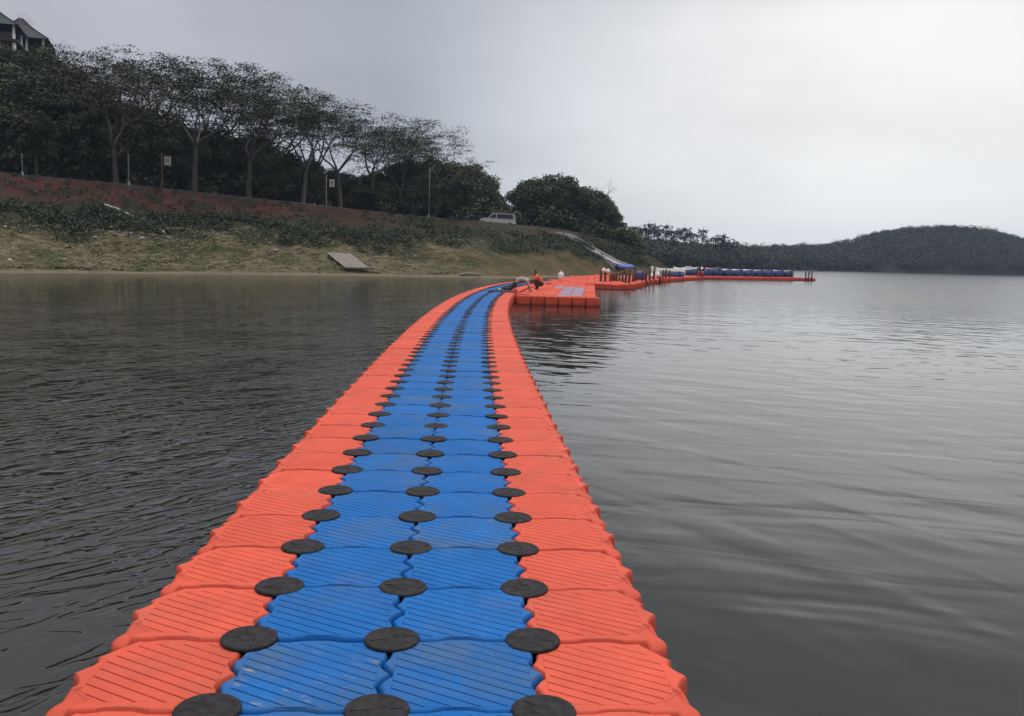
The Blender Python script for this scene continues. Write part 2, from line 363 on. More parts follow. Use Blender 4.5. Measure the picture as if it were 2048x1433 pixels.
    sand = mixc(nt, math_(nt, 'MULTIPLY', maprange(nt, n1, .46, .62, 0, 1), .85), sand, (.062, .068, .028))
    green = mixc(nt, n2, (.022, .026, .015), (.055, .056, .030))
    red = mixc(nt, n3, (.056, .022, .017), (.118, .045, .036)); red = mixc(nt, maprange(nt, math_(nt, 'ADD', n2, math_(nt, 'MULTIPLY', math_(nt, 'SUBTRACT', n1, .5), 1.3)), .46, .60, 0, .9), red, (.034, .033, .021))
    c = mixc(nt, maprange(nt, math_(nt, 'ADD', zj, math_(nt, 'MULTIPLY', math_(nt, 'SUBTRACT', n2, .5), .25)), .26, .40, 0, 1), sand, green)
    c = mixc(nt, math_(nt, 'MULTIPLY', maprange(nt, zj, .60, .70, 0, 1), maprange(nt, al, 4.7, 6.3, 1, .3)), c, red)
    wet = mixc(nt, n3, (.15, .122, .078), (.21, .175, .115)); c = mixc(nt, maprange(nt, zn, .022, .045, 1, 0), c, wet)
    c = mixc(nt, maprange(nt, zn, -.012, .004, .75, 0), c, (.05, .038, .02))
    c = mixc(nt, maprange(nt, zn, 1.1, 1.16, 0, 1), c, (.026, .024, .017))
    nt.links.new(c, b.inputs['Base Color']); b.inputs['Roughness'].default_value = .95; b.inputs['Specular IOR Level'].default_value = .1
    bp = node(nt, 'ShaderNodeBump', Height=math_(nt, 'ADD', n2, n3), Strength=1.0, Distance=.4); nt.links.new(bp.outputs[0], b.inputs['Normal'])
    tag(link('hillside', me, m), kind='structure')
    return BVHTree.FromPolygons([Vector(v) for v in verts], faces), vv, verts, nv, ns
TB, VV, TV, NV, NS = make_terrain()
def hit(px, py):
    h = TB.ray_cast(Vector((0, 0, CAM_H)), ray(px, py).normalized()); return h[0]
def ground(x, y):
    h = TB.ray_cast(Vector((x, y, 200)), Vector((0, 0, -1))); return h[0].z if h[0] else WATER_Z
def bank_point(t, v):
    i = min(int(t / (len(ST) - 1) * (NS - 1)), NS - 1); j = int(np.argmin(abs(VV - v))); return Vector(TV[i * NV + j])

def make_road():
    mb = MB(); L = []
    for i in range(0, 300):
        t = .4 + i / 299 * 8.6
        a = bank_point(t, 1.0); b = bank_point(t, 1.12); d = (b - a); d.z = 0; d.normalize(); L.append((a, d))
    vs = []; fs = []
    for a, d in L:
        for off, z in ((.0, -.3), (.0, .10), (.18, .10), (.18, .03), (3.6, .03), (3.6, .14), (3.8, .14), (3.8, -.3)): vs.append((a.x + d.x * off, a.y + d.y * off, a.z + z))
    for i in range(len(L) - 1):
        for j in range(7): fs.append((i * 8 + j, i * 8 + 8 + j, i * 8 + 9 + j, i * 8 + 1 + j))
    mb.add(vs, fs); tag(mb.build('road', M['road_concrete']), kind='structure')
make_road()

# ------------------------------------------------------------------ far hills
RIDGE = [(900, 455, 200, 270), (1100, 470, 205, 270), (1255, 468, 200, 262), (1350, 477, 225, 268), (1450, 486, 262, 300), (1520, 488, 295, 345), (1580, 488, 320, 375), (1620, 486, 335, 390), (1700, 475, 352, 410), (1760, 463, 358, 420), (1830, 450, 364, 430), (1885, 447, 368, 434), (1950, 452, 372, 436), (2000, 460, 374, 438), (2048, 470, 376, 440), (2200, 478, 380, 446), (2600, 474, 380, 446)]
RG = []
for px, py, d0, d1 in RIDGE:
    q = at(px, py, d1); RG.append((q.x / d1, q.z - 4.4, d0, d1))
RG = np.array(RG)
def hill_h(x, y):
    """ridge running round the far side of the lake: height from shoreline to crest, easing off behind it"""
    x = np.asarray(x, float); y = np.asarray(y, float); k = x / y
    zr = np.interp(k, RG[:, 0], RG[:, 1]); d0 = np.interp(k, RG[:, 0], RG[:, 2]); d1 = np.interp(k, RG[:, 0], RG[:, 3])
    u = (y - d0) / (d1 - d0); h = WATER_Z + (zr - WATER_Z) * np.where(u < 1, np.clip(u, 0, 1) ** .75, np.clip(1 - (u - 1) * .18, .2, 1)) + np.minimum(u, 0) * 8
    n = vnoise(x, y, .035, 9) * 2.0 + vnoise(x, y, .1, 11) * .8
    return h + n * np.clip(u * 2, 0, 1)
def make_far():
    ks = np.linspace(-.12, .95, 200); us = np.concatenate([np.linspace(-.15, 1, 26), np.linspace(1.1, 2.6, 12)]); V = []
    for kx in ks:
        d0 = np.interp(kx, RG[:, 0], RG[:, 2]); d1 = np.interp(kx, RG[:, 0], RG[:, 3])
        for u in us: y = d0 + (d1 - d0) * u; V.append((kx * y, y, float(hill_h(kx * y, y))))
    nu = len(us); faces = [(i * nu + j, (i + 1) * nu + j, (i + 1) * nu + j + 1, i * nu + j + 1) for i in range(len(ks) - 1) for j in range(nu - 1)]
    me = bpy.data.meshes.new('hills'); me.from_pydata(V, [], faces); me.polygons.foreach_set('use_smooth', [True] * len(faces)); me.update()
    tag(link('hills', me, mat('far_earth', (.022, .023, .018), .95, .3, .05, .03)), kind='structure')
make_far()

# ------------------------------------------------------------------ foliage generators
def cards(P, N, L, Wd):
    """leaf cards: centres P, normals N, length L, width Wd -> verts, faces"""
    n = len(P); N = N / np.linalg.norm(N, axis=1, keepdims=True)
    r = rng.normal(size=(n, 3)); a = np.cross(N, r); a /= np.linalg.norm(a, axis=1, keepdims=True); b = np.cross(N, a)
    L = np.broadcast_to(L, (n,))[:, None] / 2; Wd = np.broadcast_to(Wd, (n,))[:, None] / 2
    V = np.stack([P - a * L, P + b * Wd - a * L * .1, P + a * L, P - b * Wd - a * L * .1], 1).reshape(-1, 3)
    return V, np.arange(n * 4).reshape(n, 4)
def cards_mesh(name, V, Fc):
    me = bpy.data.meshes.new(name); n = len(Fc)
    me.vertices.add(len(V)); me.vertices.foreach_set('co', np.asarray(V, np.float32).ravel())
    me.loops.add(n * 4); me.loops.foreach_set('vertex_index', np.asarray(Fc, np.int32).ravel())
    me.polygons.add(n); me.polygons.foreach_set('loop_start', np.arange(0, n * 4, 4, dtype=np.int32)); me.update(calc_edges=True); return me
def lumps(centres, radii, per, L, Wd, flat=1.0, shell=.55, upbias=.5):
    Ps = []; Ns = []
    for c, r in zip(centres, radii):
        n = max(6, int(per * r * r)); d = rng.normal(size=(n, 3)); d /= np.linalg.norm(d, axis=1, keepdims=True)
        rr = r * (shell + (1 - shell) * rng.random(n) ** .6) * (1 + .18 * rng.normal(size=n))
        Ps.append(np.array(c) + d * rr[:, None] * np.array([1, 1, flat])); Ns.append(d * .7 + rng.normal(size=(n, 3)) * .6 + np.array([0, 0, upbias]))
    P = np.concatenate(Ps); N = np.concatenate(Ns)
    return cards(P, N, L * (.6 + .8 * rng.random(len(P))), Wd * (.6 + .8 * rng.random(len(P))))

def grow(mb, p, d, length, r, depth, tips, spread, up, nseg=3, kids=(2, 3), shrink=.72, wob=.12, n=6):
    pts = [p]; rad = [r]; dd = d.copy()
    for i in range(nseg):
        dd = (dd + Vector(np.random.default_rng(rng.integers(1 << 30)).normal(size=3)) * wob + Vector((0, 0, up * .12))).normalized()
        pts.append(pts[-1] + dd * (length / nseg)); rad.append(r * (1 - .38 * (i + 1) / nseg))
    mb.tube(pts, rad, n if depth > 1 else 4, cap=False)
    if depth == 0:
        tips.append((pts[-1], dd)); tips.append((pts[-2], dd)); return
    if depth == 1: tips.append((pts[-1], dd)); tips.append((pts[-2], dd))
    if depth == 2 and random.random() < .6: tips.append((pts[-1], dd))
    k = random.randint(*kids); w0 = random.random() * 6.28
    for i in range(k):
        w = w0 + i * 6.283 / k + random.uniform(-.5, .5); a = dd.orthogonal().normalized(); b = dd.cross(a)
        nd = (dd + (a * math.cos(w) + b * math.sin(w)) * spread * random.uniform(.75, 1.25)); nd.z += up * .25; nd.normalize()
        grow(mb, pts[-1], nd, length * shrink * random.uniform(.85, 1.15), rad[-1] * .78, depth - 1, tips, spread, up, nseg, kids, shrink, wob, n)

def tree_obj(kind, label, cat, mb, crown_me, leafm, barkm):
    t = empty(kind, (0, 0, -500)); tag(t, label, cat)
    mb.build('trunk', barkm, t)
    if crown_me: link('crown', crown_me, leafm, t)
    return t
def feathery(seed, fork):
    random.seed(seed); mb = MB(); tips = []
    h0 = 12 * fork; top = Vector((random.uniform(-.4, .4), random.uniform(-.4, .4), h0))
    mb.tube([(0, 0, -.6), top * .33 + Vector((.1, 0, 0)), top * .7, top], [.27, .22, .19, .17], 8, cap=False)
    k = 4
    for i in range(k):
        w = i * 6.283 / k + random.uniform(-.5, .5); d = Vector((math.cos(w) * random.uniform(.35, .75), math.sin(w) * random.uniform(.35, .75), 1.0)).normalized()
        grow(mb, top, d, 12 * random.uniform(.23, .29), .115, 3, tips, .60, .12, kids=(2, 3), shrink=.74, wob=.17)
    P = []; N = []
    for p, d in tips:
        n = int(rng.integers(14, 40)); sp = rng.normal(size=(n, 3)) * np.array([.50, .50, .075]); sp[:, 2] -= .12 * (sp[:, 0] ** 2 + sp[:, 1] ** 2); P.append(np.array(p) + sp); N.append(np.array([0, 0, 1.]) + rng.normal(size=(n, 3)) * .36)
    P = np.concatenate(P); N = np.concatenate(N)
    V, Fc = cards(P, N, .34 * (.5 + .8 * rng.random(len(P))), .105 * (.6 + .7 * rng.random(len(P))))
    return tree_obj('feathery_tree', '', 'tree', mb, cards_mesh('crown', V, Fc), M['feather_leaf'], M['pale_bark'])
def leafy(seed, H, rad, low=.28):
    random.seed(seed); mb = MB(); tips = []
    mb.tube([(0, 0, -.8), (.05, .02, H * .2), (.0, .1, H * low)], [.22, .18, .16], 7, cap=False)
    for i in range(4):
        w = i * 1.57 + random.uniform(-.4, .4); grow(mb, Vector((0, .1, H * low)), Vector((math.cos(w) * .6, math.sin(w) * .6, .9)).normalized(), H * .22, .11, 1, tips, .6, .3, n=5)
    C = []; Rr = []
    for i in range(26):
        w = random.random() * 6.283; u = random.random(); zz = H * (low + .02 + (.93 - low) * u)
        prof = math.sin(math.pi * min(1, .16 + .80 * u)) ** .6; q = rad * prof * random.uniform(.25, .85)
        C.append((q * math.cos(w), q * math.sin(w), zz)); Rr.append(rad * random.uniform(.26, .42))
    V, Fc = lumps(C, Rr, 230, .36, .23, .8)
    return tree_obj('leafy_tree', '', 'tree', mb, cards_mesh('crown', V, Fc), M['dark_leaf'], M['bark'])
def bare(seed, H):
    random.seed(seed); mb = MB(); tips = []
    mb.tube([(0, 0, -.5), (.1, 0, H * .25), (0, .1, H * .45)], [.16, .13, .11], 6, cap=False)
    for i in range(4):
        w = i * 1.57 + .3; grow(mb, Vector((0, .1, H * .45)), Vector((math.cos(w) * .6, math.sin(w) * .6, .9)).normalized(), H * .2, .07, 3, tips, .5, .4, n=5, wob=.2)
    return tree_obj('bare_tree', '', 'tree', mb, None, None, M['bark'])
def slim(seed, H):
    random.seed(seed); mb = MB(); mb.tube([(0, 0, -1), (.1, 0, H * .5), (0, .2, H * .95)], [.22, .16, .04], 5, cap=False)
    C = []; Rr = []
    for i in range(22):
        d = rng.normal(size=3); d = d / np.linalg.norm(d) * rng.random() ** .4; C.append((d[0] * 1.9, d[1] * 1.9, H * (.70 + .23 * d[2]))); Rr.append(random.uniform(.45, .95))
    V, Fc = lumps(C, Rr, 46, .45, .28, .7, .3)
    return tree_obj('slender_tree', '', 'tree', mb, cards_mesh('crown', V, Fc), M['far_leaf'], M['bark'])
FEA = [feathery(11, .36), feathery(12, .33), feathery(13, .39), feathery(14, .34)]
LEA = [leafy(21, 8.0, 3.2), leafy(22, 9.0, 3.4, .24), leafy(23, 7.0, 3.3, .2), leafy(24, 8.5, 2.8, .34)]
BARE = bare(31, 9); SLIM = [slim(41, 9), slim(42, 10)]
used = set()
def plant(proto, x, y, s, rz, label, group, z=None, sz=None):
    t = proto if proto.name not in used else copy_tree(proto); used.add(proto.name)
    t.location = (x, y, ground(x, y) if z is None else z); t.scale = (s, s, sz or s); t.rotation_euler = (0, 0, rz)
    tag(t, label, 'tree', group); return t

PH = {p.name: max(v.co.z for c in p.children for v in c.data.vertices) for p in FEA + LEA + [BARE] + SLIM}
def plant_top(proto, px, D, top, rz, label, group, sink=.3, wide=1.0):
    x = xof(px, D); g = ground(x, D); H = at(px, top, D).z - g + sink; s = H / PH[proto.name.split('.')[0] if proto.name not in PH else proto.name]
    return plant(proto, x, D, s * wide, rz, label, group, g - sink, s)
# feathery trees lining the road: (pixel column, distance, pixel row of the top)
GF = 'feathery trees lining the road'
for q, (px, D, top, rz, lab) in enumerate([
    (216, 84, 92, 1.1, 'tall feathery tree farthest left, its crown nearest the hilltop pavilions'),
    (236, 76.5, 128, 2.0, 'lower feathery tree whose pale trunk forks into a Y right of the white pole'),
    (290, 88, 104, 4.0, 'tall feathery tree set back behind the reddish sign post'),
    (262, 93, 99, 2.2, 'feathery tree set far back between the pavilions and the reddish sign post'),
    (318, 95, 108, 3.0, 'feathery tree set far back straight above the reddish sign post'),
    (418, 98, 121, 4.2, 'feathery tree set far back right of the straight pale trunk'),
    (525, 100, 155, 2.6, 'feathery tree set far back right of the middle trunk of the row'),
    (636, 101, 188, 1.9, 'feathery tree set far back above the smaller second sign'),
    (342, 90, 112, 5.0, 'tall feathery tree set back between the reddish sign post and a straight pale trunk'),
    (392, 81, 119, 2.9, 'feathery tree with straight pale trunk just right of the reddish sign post'),
    (445, 92, 126, .8, 'feathery tree with crown set back left of the middle of the row'),
    (500, 86, 147, 3.8, 'feathery tree with pale trunk in the middle of the roadside row'),
    (555, 96, 163, 5.2, 'feathery tree set back right of the middle of the row'),
    (606, 88, 180, 4.6, 'feathery tree with thick pale trunk left of the smaller second sign'),
    (680, 92, 203, .6, 'feathery tree with thick trunk right beside the smaller second sign'),
    (745, 99, 222, 1.7, 'feathery tree beside the small sky gap between the trees'),
    (800, 104, 238, 2.5, 'feathery tree rising out of the left part of the dense clump'),
    (775, 108, 230, 4.4, 'feathery tree set far back over the middle of the dense clump left of the van'),
    (826, 112, 246, .9, 'feathery tree set far back over the right half of the clump left of the van'),
    (852, 107, 254, 3.3, 'feathery tree rightmost in the row, above the dense clump left of the van')]):
    plant_top(FEA[(q * 3 + q // 3) % 4], px, D, top, rz, lab, GF, .3, 1.15 if px < 700 else (1.2 if px < 810 else .92))
# dense dark trees: wooded slope behind the road, under this skyline
SIL = [(-300, 60), (0, 84), (60, 90), (110, 92), (150, 120), (180, 152), (230, 186), (280, 207), (330, 228), (400, 247), (480, 254), (520, 268), (560, 293), (600, 307), (640, 314), (690, 334), (720, 352), (760, 345), (2000, 345)]
GS = 'dense trees covering the slope behind the road'; i = 0
for t in np.arange(.9, 6.4, .30):
    for v in (1.22, 1.34, 1.46, 1.58, 1.7):
        p = bank_point(t + random.uniform(-.12, .12), v + random.uniform(-.04, .04)); px = 1024 + F_PX * p.x / p.y; i += 1
        top = float(np.interp(px, [a for a, _ in SIL], [b for _, b in SIL])) + abs(random.gauss(0, 9)); H = at(px, top, p.y).z - p.z
        H = min(H, random.uniform(7, 10.5))
        if H < 3: continue
        s = H / 8.4; plant(LEA[i % 4], p.x, p.y, max(s, .72), random.random() * 6.28, 'dense dark green tree on the wooded slope behind the feathery roadside trees', GS, p.z - .4, s)
for px, D, top, lab in [(8, 97, 82, 'dense tree in front of the green-roofed pavilion'), (52, 99, 99, 'dense tree in front of the purplish pavilion, hiding its floor'), (100, 101, 93, 'yellowish bushy tree beside the right eave of the purplish pavilion')]:
    plant_top(LEA[1], px, D, top, px, lab, None, .4, 1.1)
# clump left of the van
GL = 'dense trees in the clump left of the van'
for px, D, top in [(735, 104, 345), (770, 108, 325), (815, 110, 316), (860, 114, 312), (905, 114, 316), (940, 118, 322), (965, 121, 345), (988, 126, 378), (800, 118, 322), (880, 121, 318), (925, 126, 330)]:
    i += 1; plant_top(LEA[i % 4], px, D, top, random.random() * 6.28, 'rounded dark tree in the dense clump left of the white van', GL, .6, random.uniform(.9, 1.15))
GR = 'dense trees in the clump right of the van'
for px, D, top in [(1050, 116, 362), (1072, 117, 350), (1105, 118, 347), (1135, 119, 353), (1162, 121, 364), (1190, 123, 377), (1212, 125, 396), (1230, 126, 424), (1088, 126, 352), (1150, 128, 362), (1034, 126, 385), (1200, 131, 392)]:
    i += 1; plant_top(LEA[(0, 3, 3)[i % 3]], px, D, top + random.gauss(0, 5), random.random() * 6.28, 'rounded dark tree in the dense clump right of the white van', GR, .6, random.uniform(.85, 1.05))
plant_top(BARE, 1192, 127, 355, 0, 'bare leafless tree sticking out above the clump right of the van', None)
plant_top(BARE, 68, 114, 22, 2, 'bare leafless tree beside the pavilion roof on the hilltop', None)
plant_top(BARE, 130, 108, 72, 4, 'bare leafless tree below the pavilion, at the left end of the feathery crowns', None)
plant_top(BARE, 1016, 112, 385, 1, 'small bare tree with pale forked trunk behind the van', None)
# single thin trunks in front
for px, D, top, lab in [(78, 73, 215, 'small dark tree with thin trunk at the left edge of the road'), (922, 99, 345, 'yellowish small tree with leafy trunk in front of the clump, left of the van')]:
    plant_top(LEA[3], px, D, top, 1.0, lab, None)

# far woods: one mass on the far hills, tall slender trees standing out of it
def make_forest():
    C = []; Rr = []
    while len(C) < 3000:
        kx = random.uniform(.06, .66); d0 = np.interp(kx, RG[:, 0], RG[:, 2]); d1 = np.interp(kx, RG[:, 0], RG[:, 3]); u = random.uniform(.015, 1.2)
        y = d0 + (d1 - d0) * u; x = kx * y; h = float(hill_h(x, y)); r = random.uniform(1.3, 2.6)
        C.append((x, y, h + random.uniform(.6, 1.0) * (4.4 - r) + (random.random() ** 6) * 1.4)); Rr.append(r)
    V, Fc = lumps(C, Rr, 30, .62, .48, .85, upbias=.9)
    o = link('forest', cards_mesh('forest', V, Fc), M['far_leaf']); tag(o, 'dark wood covering the far hills across the lake', 'forest', kind='stuff')
make_forest()
for q, (px, D, top) in enumerate([(1256, 250, 444), (1270, 268, 446), (1289, 272, 444), (1307, 255, 442), (1341, 268, 446), (1262, 255, 446), (1280, 262, 440), (1296, 258, 438), (1316, 265, 443), (1330, 260, 441), (1352, 262, 444), (1368, 258, 446), (1379, 268, 450), (1403, 262, 449), (1433, 264, 457), (1446, 266, 460), (1459, 262, 462)]):
    x = xof(px, D); g = float(hill_h(np.float64(x), np.float64(D))); H = at(px, top, D).z - g
    lab = 'tall slender tree standing out of the far wood right of the near trees'
    if px == 1403: lab = 'slender far tree standing alone against the sky, left of the last far pair'
    if px in (1433, 1446, 1459): lab = 'slender far tree in the rightmost little cluster on the far skyline'
    plant(SLIM[q % 2], x, D, H / 10, q * 1.3, lab, 'slender trees on the far skyline', z=g)

# low growth on the near bank
def make_thicket():
    C = []; Rr = []
    for _ in range(900):
        t = random.uniform(.8, 9.7); v = random.uniform(1.16, 1.62); p = bank_point(t, v); C.append((p.x, p.y, p.z + random.uniform(.3, 2.4))); Rr.append(random.uniform(.6, 1.25))
    V, Fc = lumps(C, Rr, 42, .5, .32, .85)
    tag(link('thicket', cards_mesh('thicket', V, Fc), M['dark_leaf']), 'dark thicket filling the shade between the tree trunks behind the road', 'thicket', kind='stuff')
make_thicket()
def make_growth():
    C = []; Rr = []
    for _ in range(2300):
        t = random.uniform(.8, 9.6); v = random.gauss(.50 + .09 * math.sin(t * 2.3) * math.sin(t * 5.1 + 1), .075) if t < 6 else random.uniform(.34, .97)
        if random.random() < .34: v = random.uniform(.58, 1.0)
        if vnoise(t, v, 3.1, 4) < -.22: continue
        p = bank_point(t, np.clip(v, .3, .98))
        if p.y > 88 and -6 < p.x < 2.8 and v > .72: continue      # open verge in front of the van
        if p.y > 96 and abs(p.x - np.interp(p.y, [100, 109], [13.0, 5.4])) < 1.6 and p.x > 4: continue
        C.append((p.x, p.y, p.z + .12)); Rr.append(random.uniform(.25, .75) if v < .62 or t > 6 else random.uniform(.15, .4))
    V, Fc = lumps(C, Rr, 120, .22, .12, .7, upbias=.8)
    tag(link('undergrowth', cards_mesh('undergrowth', V, Fc), M['bush_leaf']), 'low dark green undergrowth along the middle of the bank', 'undergrowth', kind='stuff')
    P = []
    for _ in range(7000):
        t = random.uniform(.8, 6.8); v = random.uniform(.04, .46); p = bank_point(t, v); P.append((p.x + random.gauss(0, .25), p.y + random.gauss(0, .25), p.z + .05))
    P = np.array(P); N = rng.normal(size=P.shape) * .38 + np.array([0, -.35, 1.2])
    V, Fc = cards(P, N, .30 * (.4 + rng.random(len(P))), .12)
    tag(link('dry_grass', cards_mesh('dry_grass', V, Fc), M['dry_grass']), 'pale dry grass on the lower bank above the waterline', 'grass', kind='stuff')
make_growth()

# ------------------------------------------------------------------ floating walkway
FV = [(-.25, 0), (-.15, 0), (-.115, -.004), (-.078, -.020), (-.045, -.006), (0, .024), (.045, -.006), (.078, -.020), (.115, -.004), (.15, 0), (.25, 0)]
def f_side(v): return float(np.interp(v, [a for a, _ in FV], [b for _, b in FV]))
def g_side(u): return float(np.interp(u, [-.25, -.10, -.05, .03, .08, .25], [0, 0, .016, .016, 0, 0]))
def float_mesh(outer, mi):
    """one float; outer = -1 / +1 / 0 says which side faces open water. Profiles of facing sides interlock."""
    g = .0042; cc = .062; pts = []; kn = []
    def put(x, y, k=0.0): pts.append((x, y)); kn.append(k)
    us = np.linspace(-.25 + cc, .25 - cc, 15); vs = np.array([a for a, _ in FV if abs(a) <= .25 - cc + .001])
    vs = np.unique(np.concatenate([vs, [-.25 + cc, .25 - cc, -.02, .02, -.06, .06, -.1, .1]]))
    def side(sgn, order):
        for v in order:
            x = sgn * .25 + (f_side(v) if sgn != outer or sgn > 0 else -f_side(v)) - sgn * g
            if sgn == outer:
                w = abs(f_side(v)); x = sgn * (.226 + f_side(v) * 1.0)
            put(x, v)
    def knob(sgn):
        c = (sgn * .178, -.172); r = .076; out = [(c[0] + sgn * r * math.cos(a), c[1] + r * math.sin(a), 1.0) for a in np.linspace(R(-86), R(40), 13)]
        return out
    # counter-clockwise from near-left corner
    for u in us[(1 if outer == -1 else 0):(-1 if outer == 1 else None)]: put(u, -.25 + g_side(u) + g)
    if outer == 1:
        for x, y, k in knob(1): put(x, y, k)
        side(1, [v for v in vs if -.115 < v < .14])
    else: side(1, vs)
    for u in us[::-1]:
        if outer and u * outer > .15: continue
        put(u, .25 + g_side(u) - g)
    if outer == -1:
        side(-1, [v for v in vs[::-1] if -.115 < v < .14])
        for x, y, k in knob(-1)[::-1]: put(x, y, k)
    else: side(-1, vs[::-1])
    P = np.array(pts); n = len(P); K = np.array(kn)
    T = np.roll(P, -1, 0) - np.roll(P, 1, 0); T /= np.linalg.norm(T, axis=1, keepdims=True); NI = np.stack([-T[:, 1], T[:, 0]], 1)   # inward
    mb = MB(); V = []
    for z, ins, kz, ki in ((-.40, .012, 0, 0), (-.075, 0, 0, 0), (-.020, .001, -.026, .001), (-.008, .004, -.030, .006), (-.0015, .009, -.028, .014), (0, .014, -.022, .026)):
        q = P + NI * (ins + K * ki)[:, None]
        V += [(a, b, z + k * kz) for (a, b), k in zip(q, K)]
    # tread: diagonal ribs between grooves, inside a shallow octagonal recess level with the rim
    a = .222; ch = .082; octo = [(-a + ch, -a), (a - ch, -a), (a, -a + ch), (a, a - ch), (a - ch, a), (-a + ch, a), (-a, a - ch), (-a, -a + ch)]
    if outer: octo = [(x * .90 + outer * -.024, y * .93 + .010) for x, y in octo]
    def to_octo(x, y, ins):
        best = 1e9
        for i in range(8):
            (x0, y0), (x1, y1) = octo[i], octo[(i + 1) % 8]; ex, ey = x1 - x0, y1 - y0; den = x * ey - y * ex
            if abs(den) < 1e-9: continue
            k = (x0 * ey - y0 * ex) / den
            if k > 0: best = min(best, k)
        d = math.hypot(x, y) * best; return (x * best * (1 - ins / d), y * best * (1 - ins / d))
    depth = .0036
    for z, ins in ((0, 0.0), (-depth, .002)): V += [(*to_octo(x, y, ins), z) for x, y in pts]
    Fs = [(r * n + i, r * n + (i + 1) % n, r * n + n + (i + 1) % n, r * n + n + i) for r in range(7) for i in range(n)]
    mb.add(V, Fs[:5 * n], mi, True); mb.add(V, Fs[5 * n:], mi, False); mb.add(V[-n:], [tuple(range(n))], mi); mb.add(V[:n], [tuple(range(n - 1, -1, -1))], mi)
    th = R(-31); nx, ny = -math.sin(th), math.cos(th)
    def clip(poly, s0, keep_gt):
        out = []
        for i in range(len(poly)):
            p, q = poly[i], poly[(i + 1) % len(poly)]; dp = p[0] * nx + p[1] * ny - s0; dq = q[0] * nx + q[1] * ny - s0
            if not keep_gt: dp, dq = -dp, -dq
            if dp >= 0: out.append(p)
            if dp * dq < 0: k2 = dp / (dp - dq); out.append((p[0] + (q[0] - p[0]) * k2, p[1] + (q[1] - p[1]) * k2))
        return out
    pitch = .045; gap = .0046
    for i in range(-9, 10):
        poly = clip(clip(octo, i * pitch - pitch / 2 + gap / 2, True), i * pitch + pitch / 2 - gap / 2, False)
        if len(poly) < 3: continue
        m = len(poly); VV2 = []; ar = 0
        for j in range(m): ar += poly[j - 1][0] * poly[j][1] - poly[j][0] * poly[j - 1][1]
        if abs(ar) < .0003: continue
        for z, ins in ((-depth - .001, .0), (-.0012, .0004), (.0004, .0016)):
            for j in range(m):
                (xa, ya), (xb, yb), (xc, yc) = poly[j - 1], poly[j], poly[(j + 1) % m]
                n1 = Vector((-(yb - ya), xb - xa)).normalized(); n2 = Vector((-(yc - yb), xc - xb)).normalized(); bi = n1 + n2
                kk = ins / max(.35, bi.length_squared / 2); VV2.append((xb + bi.x * kk, yb + bi.y * kk, z))
        mb.add(VV2, [(r * m + j, r * m + (j + 1) % m, r * m + m + (j + 1) % m, r * m + m + j) for r in range(2) for j in range(m)], mi, True)
        mb.add(VV2[-m:], [tuple(range(m))], mi)
    return mb
def cap_mesh():
    mb = MB(); mb.lathe([(.060, -.02), (.097, -.006), (.0985, -.001), (.097, .0035), (.093, .0068), (.084, .0074), (.081, .0056), (.034, .0062), (.032, .0088), (.024, .0092), (.021, .0062), (.0, .0062)], 40)
    mb.box((.056, 0, .0064), (.046, .009, .0036), None, .001); mb.box((-.056, 0, .0064), (.046, .009, .0036), None, .001)
    for w in np.arange(0, 6.28, 6.283 / 24): mb.box((math.cos(w) * .0955, math.sin(w) * .0955, -.001), (.006, .009, .008), Euler((0, 0, w)))
    return mb
# centre seam of the walkway, from its first visible pins to the working platform
CY = np.array([1.0, 3.02, 5, 6.99, 8.67, 10.63, 13.32, 17.8, 24.2, 28.6, 35.0, 39.0, 47.0, 57.0])
CX = np.array([-.305, -.400, -.495, -.592, -.672, -.76, -.876, -1.015, -1.125, -1.09, -.90, -.68, .18, 1.9])
pf = np.polynomial.Polynomial.fit(CY, CX, 6, w=np.array([3, 5, 4, 3, 3, 3, 2, 2, 2, 2, 2, 1, 1, 1]))
yy = np.linspace(.5, 57, 6000); xx = pf(yy); ss = np.concatenate([[0], np.cumsum(np.hypot(np.diff(xx), np.diff(yy)))]); ss -= np.interp(3.022, yy, ss)
def seam(s):
    y = float(np.interp(s, ss, yy)); x = float(pf(y)); dx = float(pf.deriv()(y)); th = math.atan2(dx, 1.0); return x, y, th   # th: heading clockwise from +Y
ORD = ['zeroth', 'first', 'second', 'third', 'fourth', 'fifth', 'sixth', 'seventh', 'eighth', 'ninth', 'tenth', 'eleventh', 'twelfth', 'thirteenth', 'fourteenth', 'fifteenth', 'sixteenth', 'seventeenth', 'eighteenth', 'nineteenth', 'twentieth', 'twenty-first', 'twenty-second', 'twenty-third', 'twenty-fourth', 'twenty-fifth', 'twenty-sixth', 'twenty-seventh', 'twenty-eighth', 'twenty-ninth', 'thirtieth']
ME = {'orange_left': (float_mesh(-1, 0), 'orange_plastic'), 'blue': (float_mesh(0, 0), 'blue_plastic'), 'orange_right': (float_mesh(1, 0), 'orange_plastic'), 'orange': (float_mesh(0, 0), 'orange_plastic')}
for kk in list(ME):
    mbk, mn = ME[kk]; me = mbk.mesh('float_cube'); me.materials.append(M[mn]); ME[kk] = me
CAP = cap_mesh().mesh('connector_cap'); CAP.materials.append(M['cap_plastic'])
COLS = ['orange_left', 'blue', 'blue', 'orange_right']
CNAME = ['orange float on the left edge of the walkway', 'blue float left of the walkway\'s center seam', 'blue float right of the walkway\'s center seam', 'orange float on the right edge of the walkway']
STAIN = {(1, 1): .62, (4, 2): .60, (7, 1): .50, (0, 1): .45, (0, 2): .35, (12, 2): .35, (16, 1): .35, (5, 1): .2}
STAINWORD = {(1, 1): 'mud-smeared ', (4, 2): 'greenish muddy ', (7, 1): 'yellow-stained '}
NROW = 70
def float_pose(r, c, k=0):
    x, y, th = seam((r - 1) * .5 - .25); o = (c - 1.5) * .5
    return (x + o * math.cos(th), y - o * math.sin(th)), -th
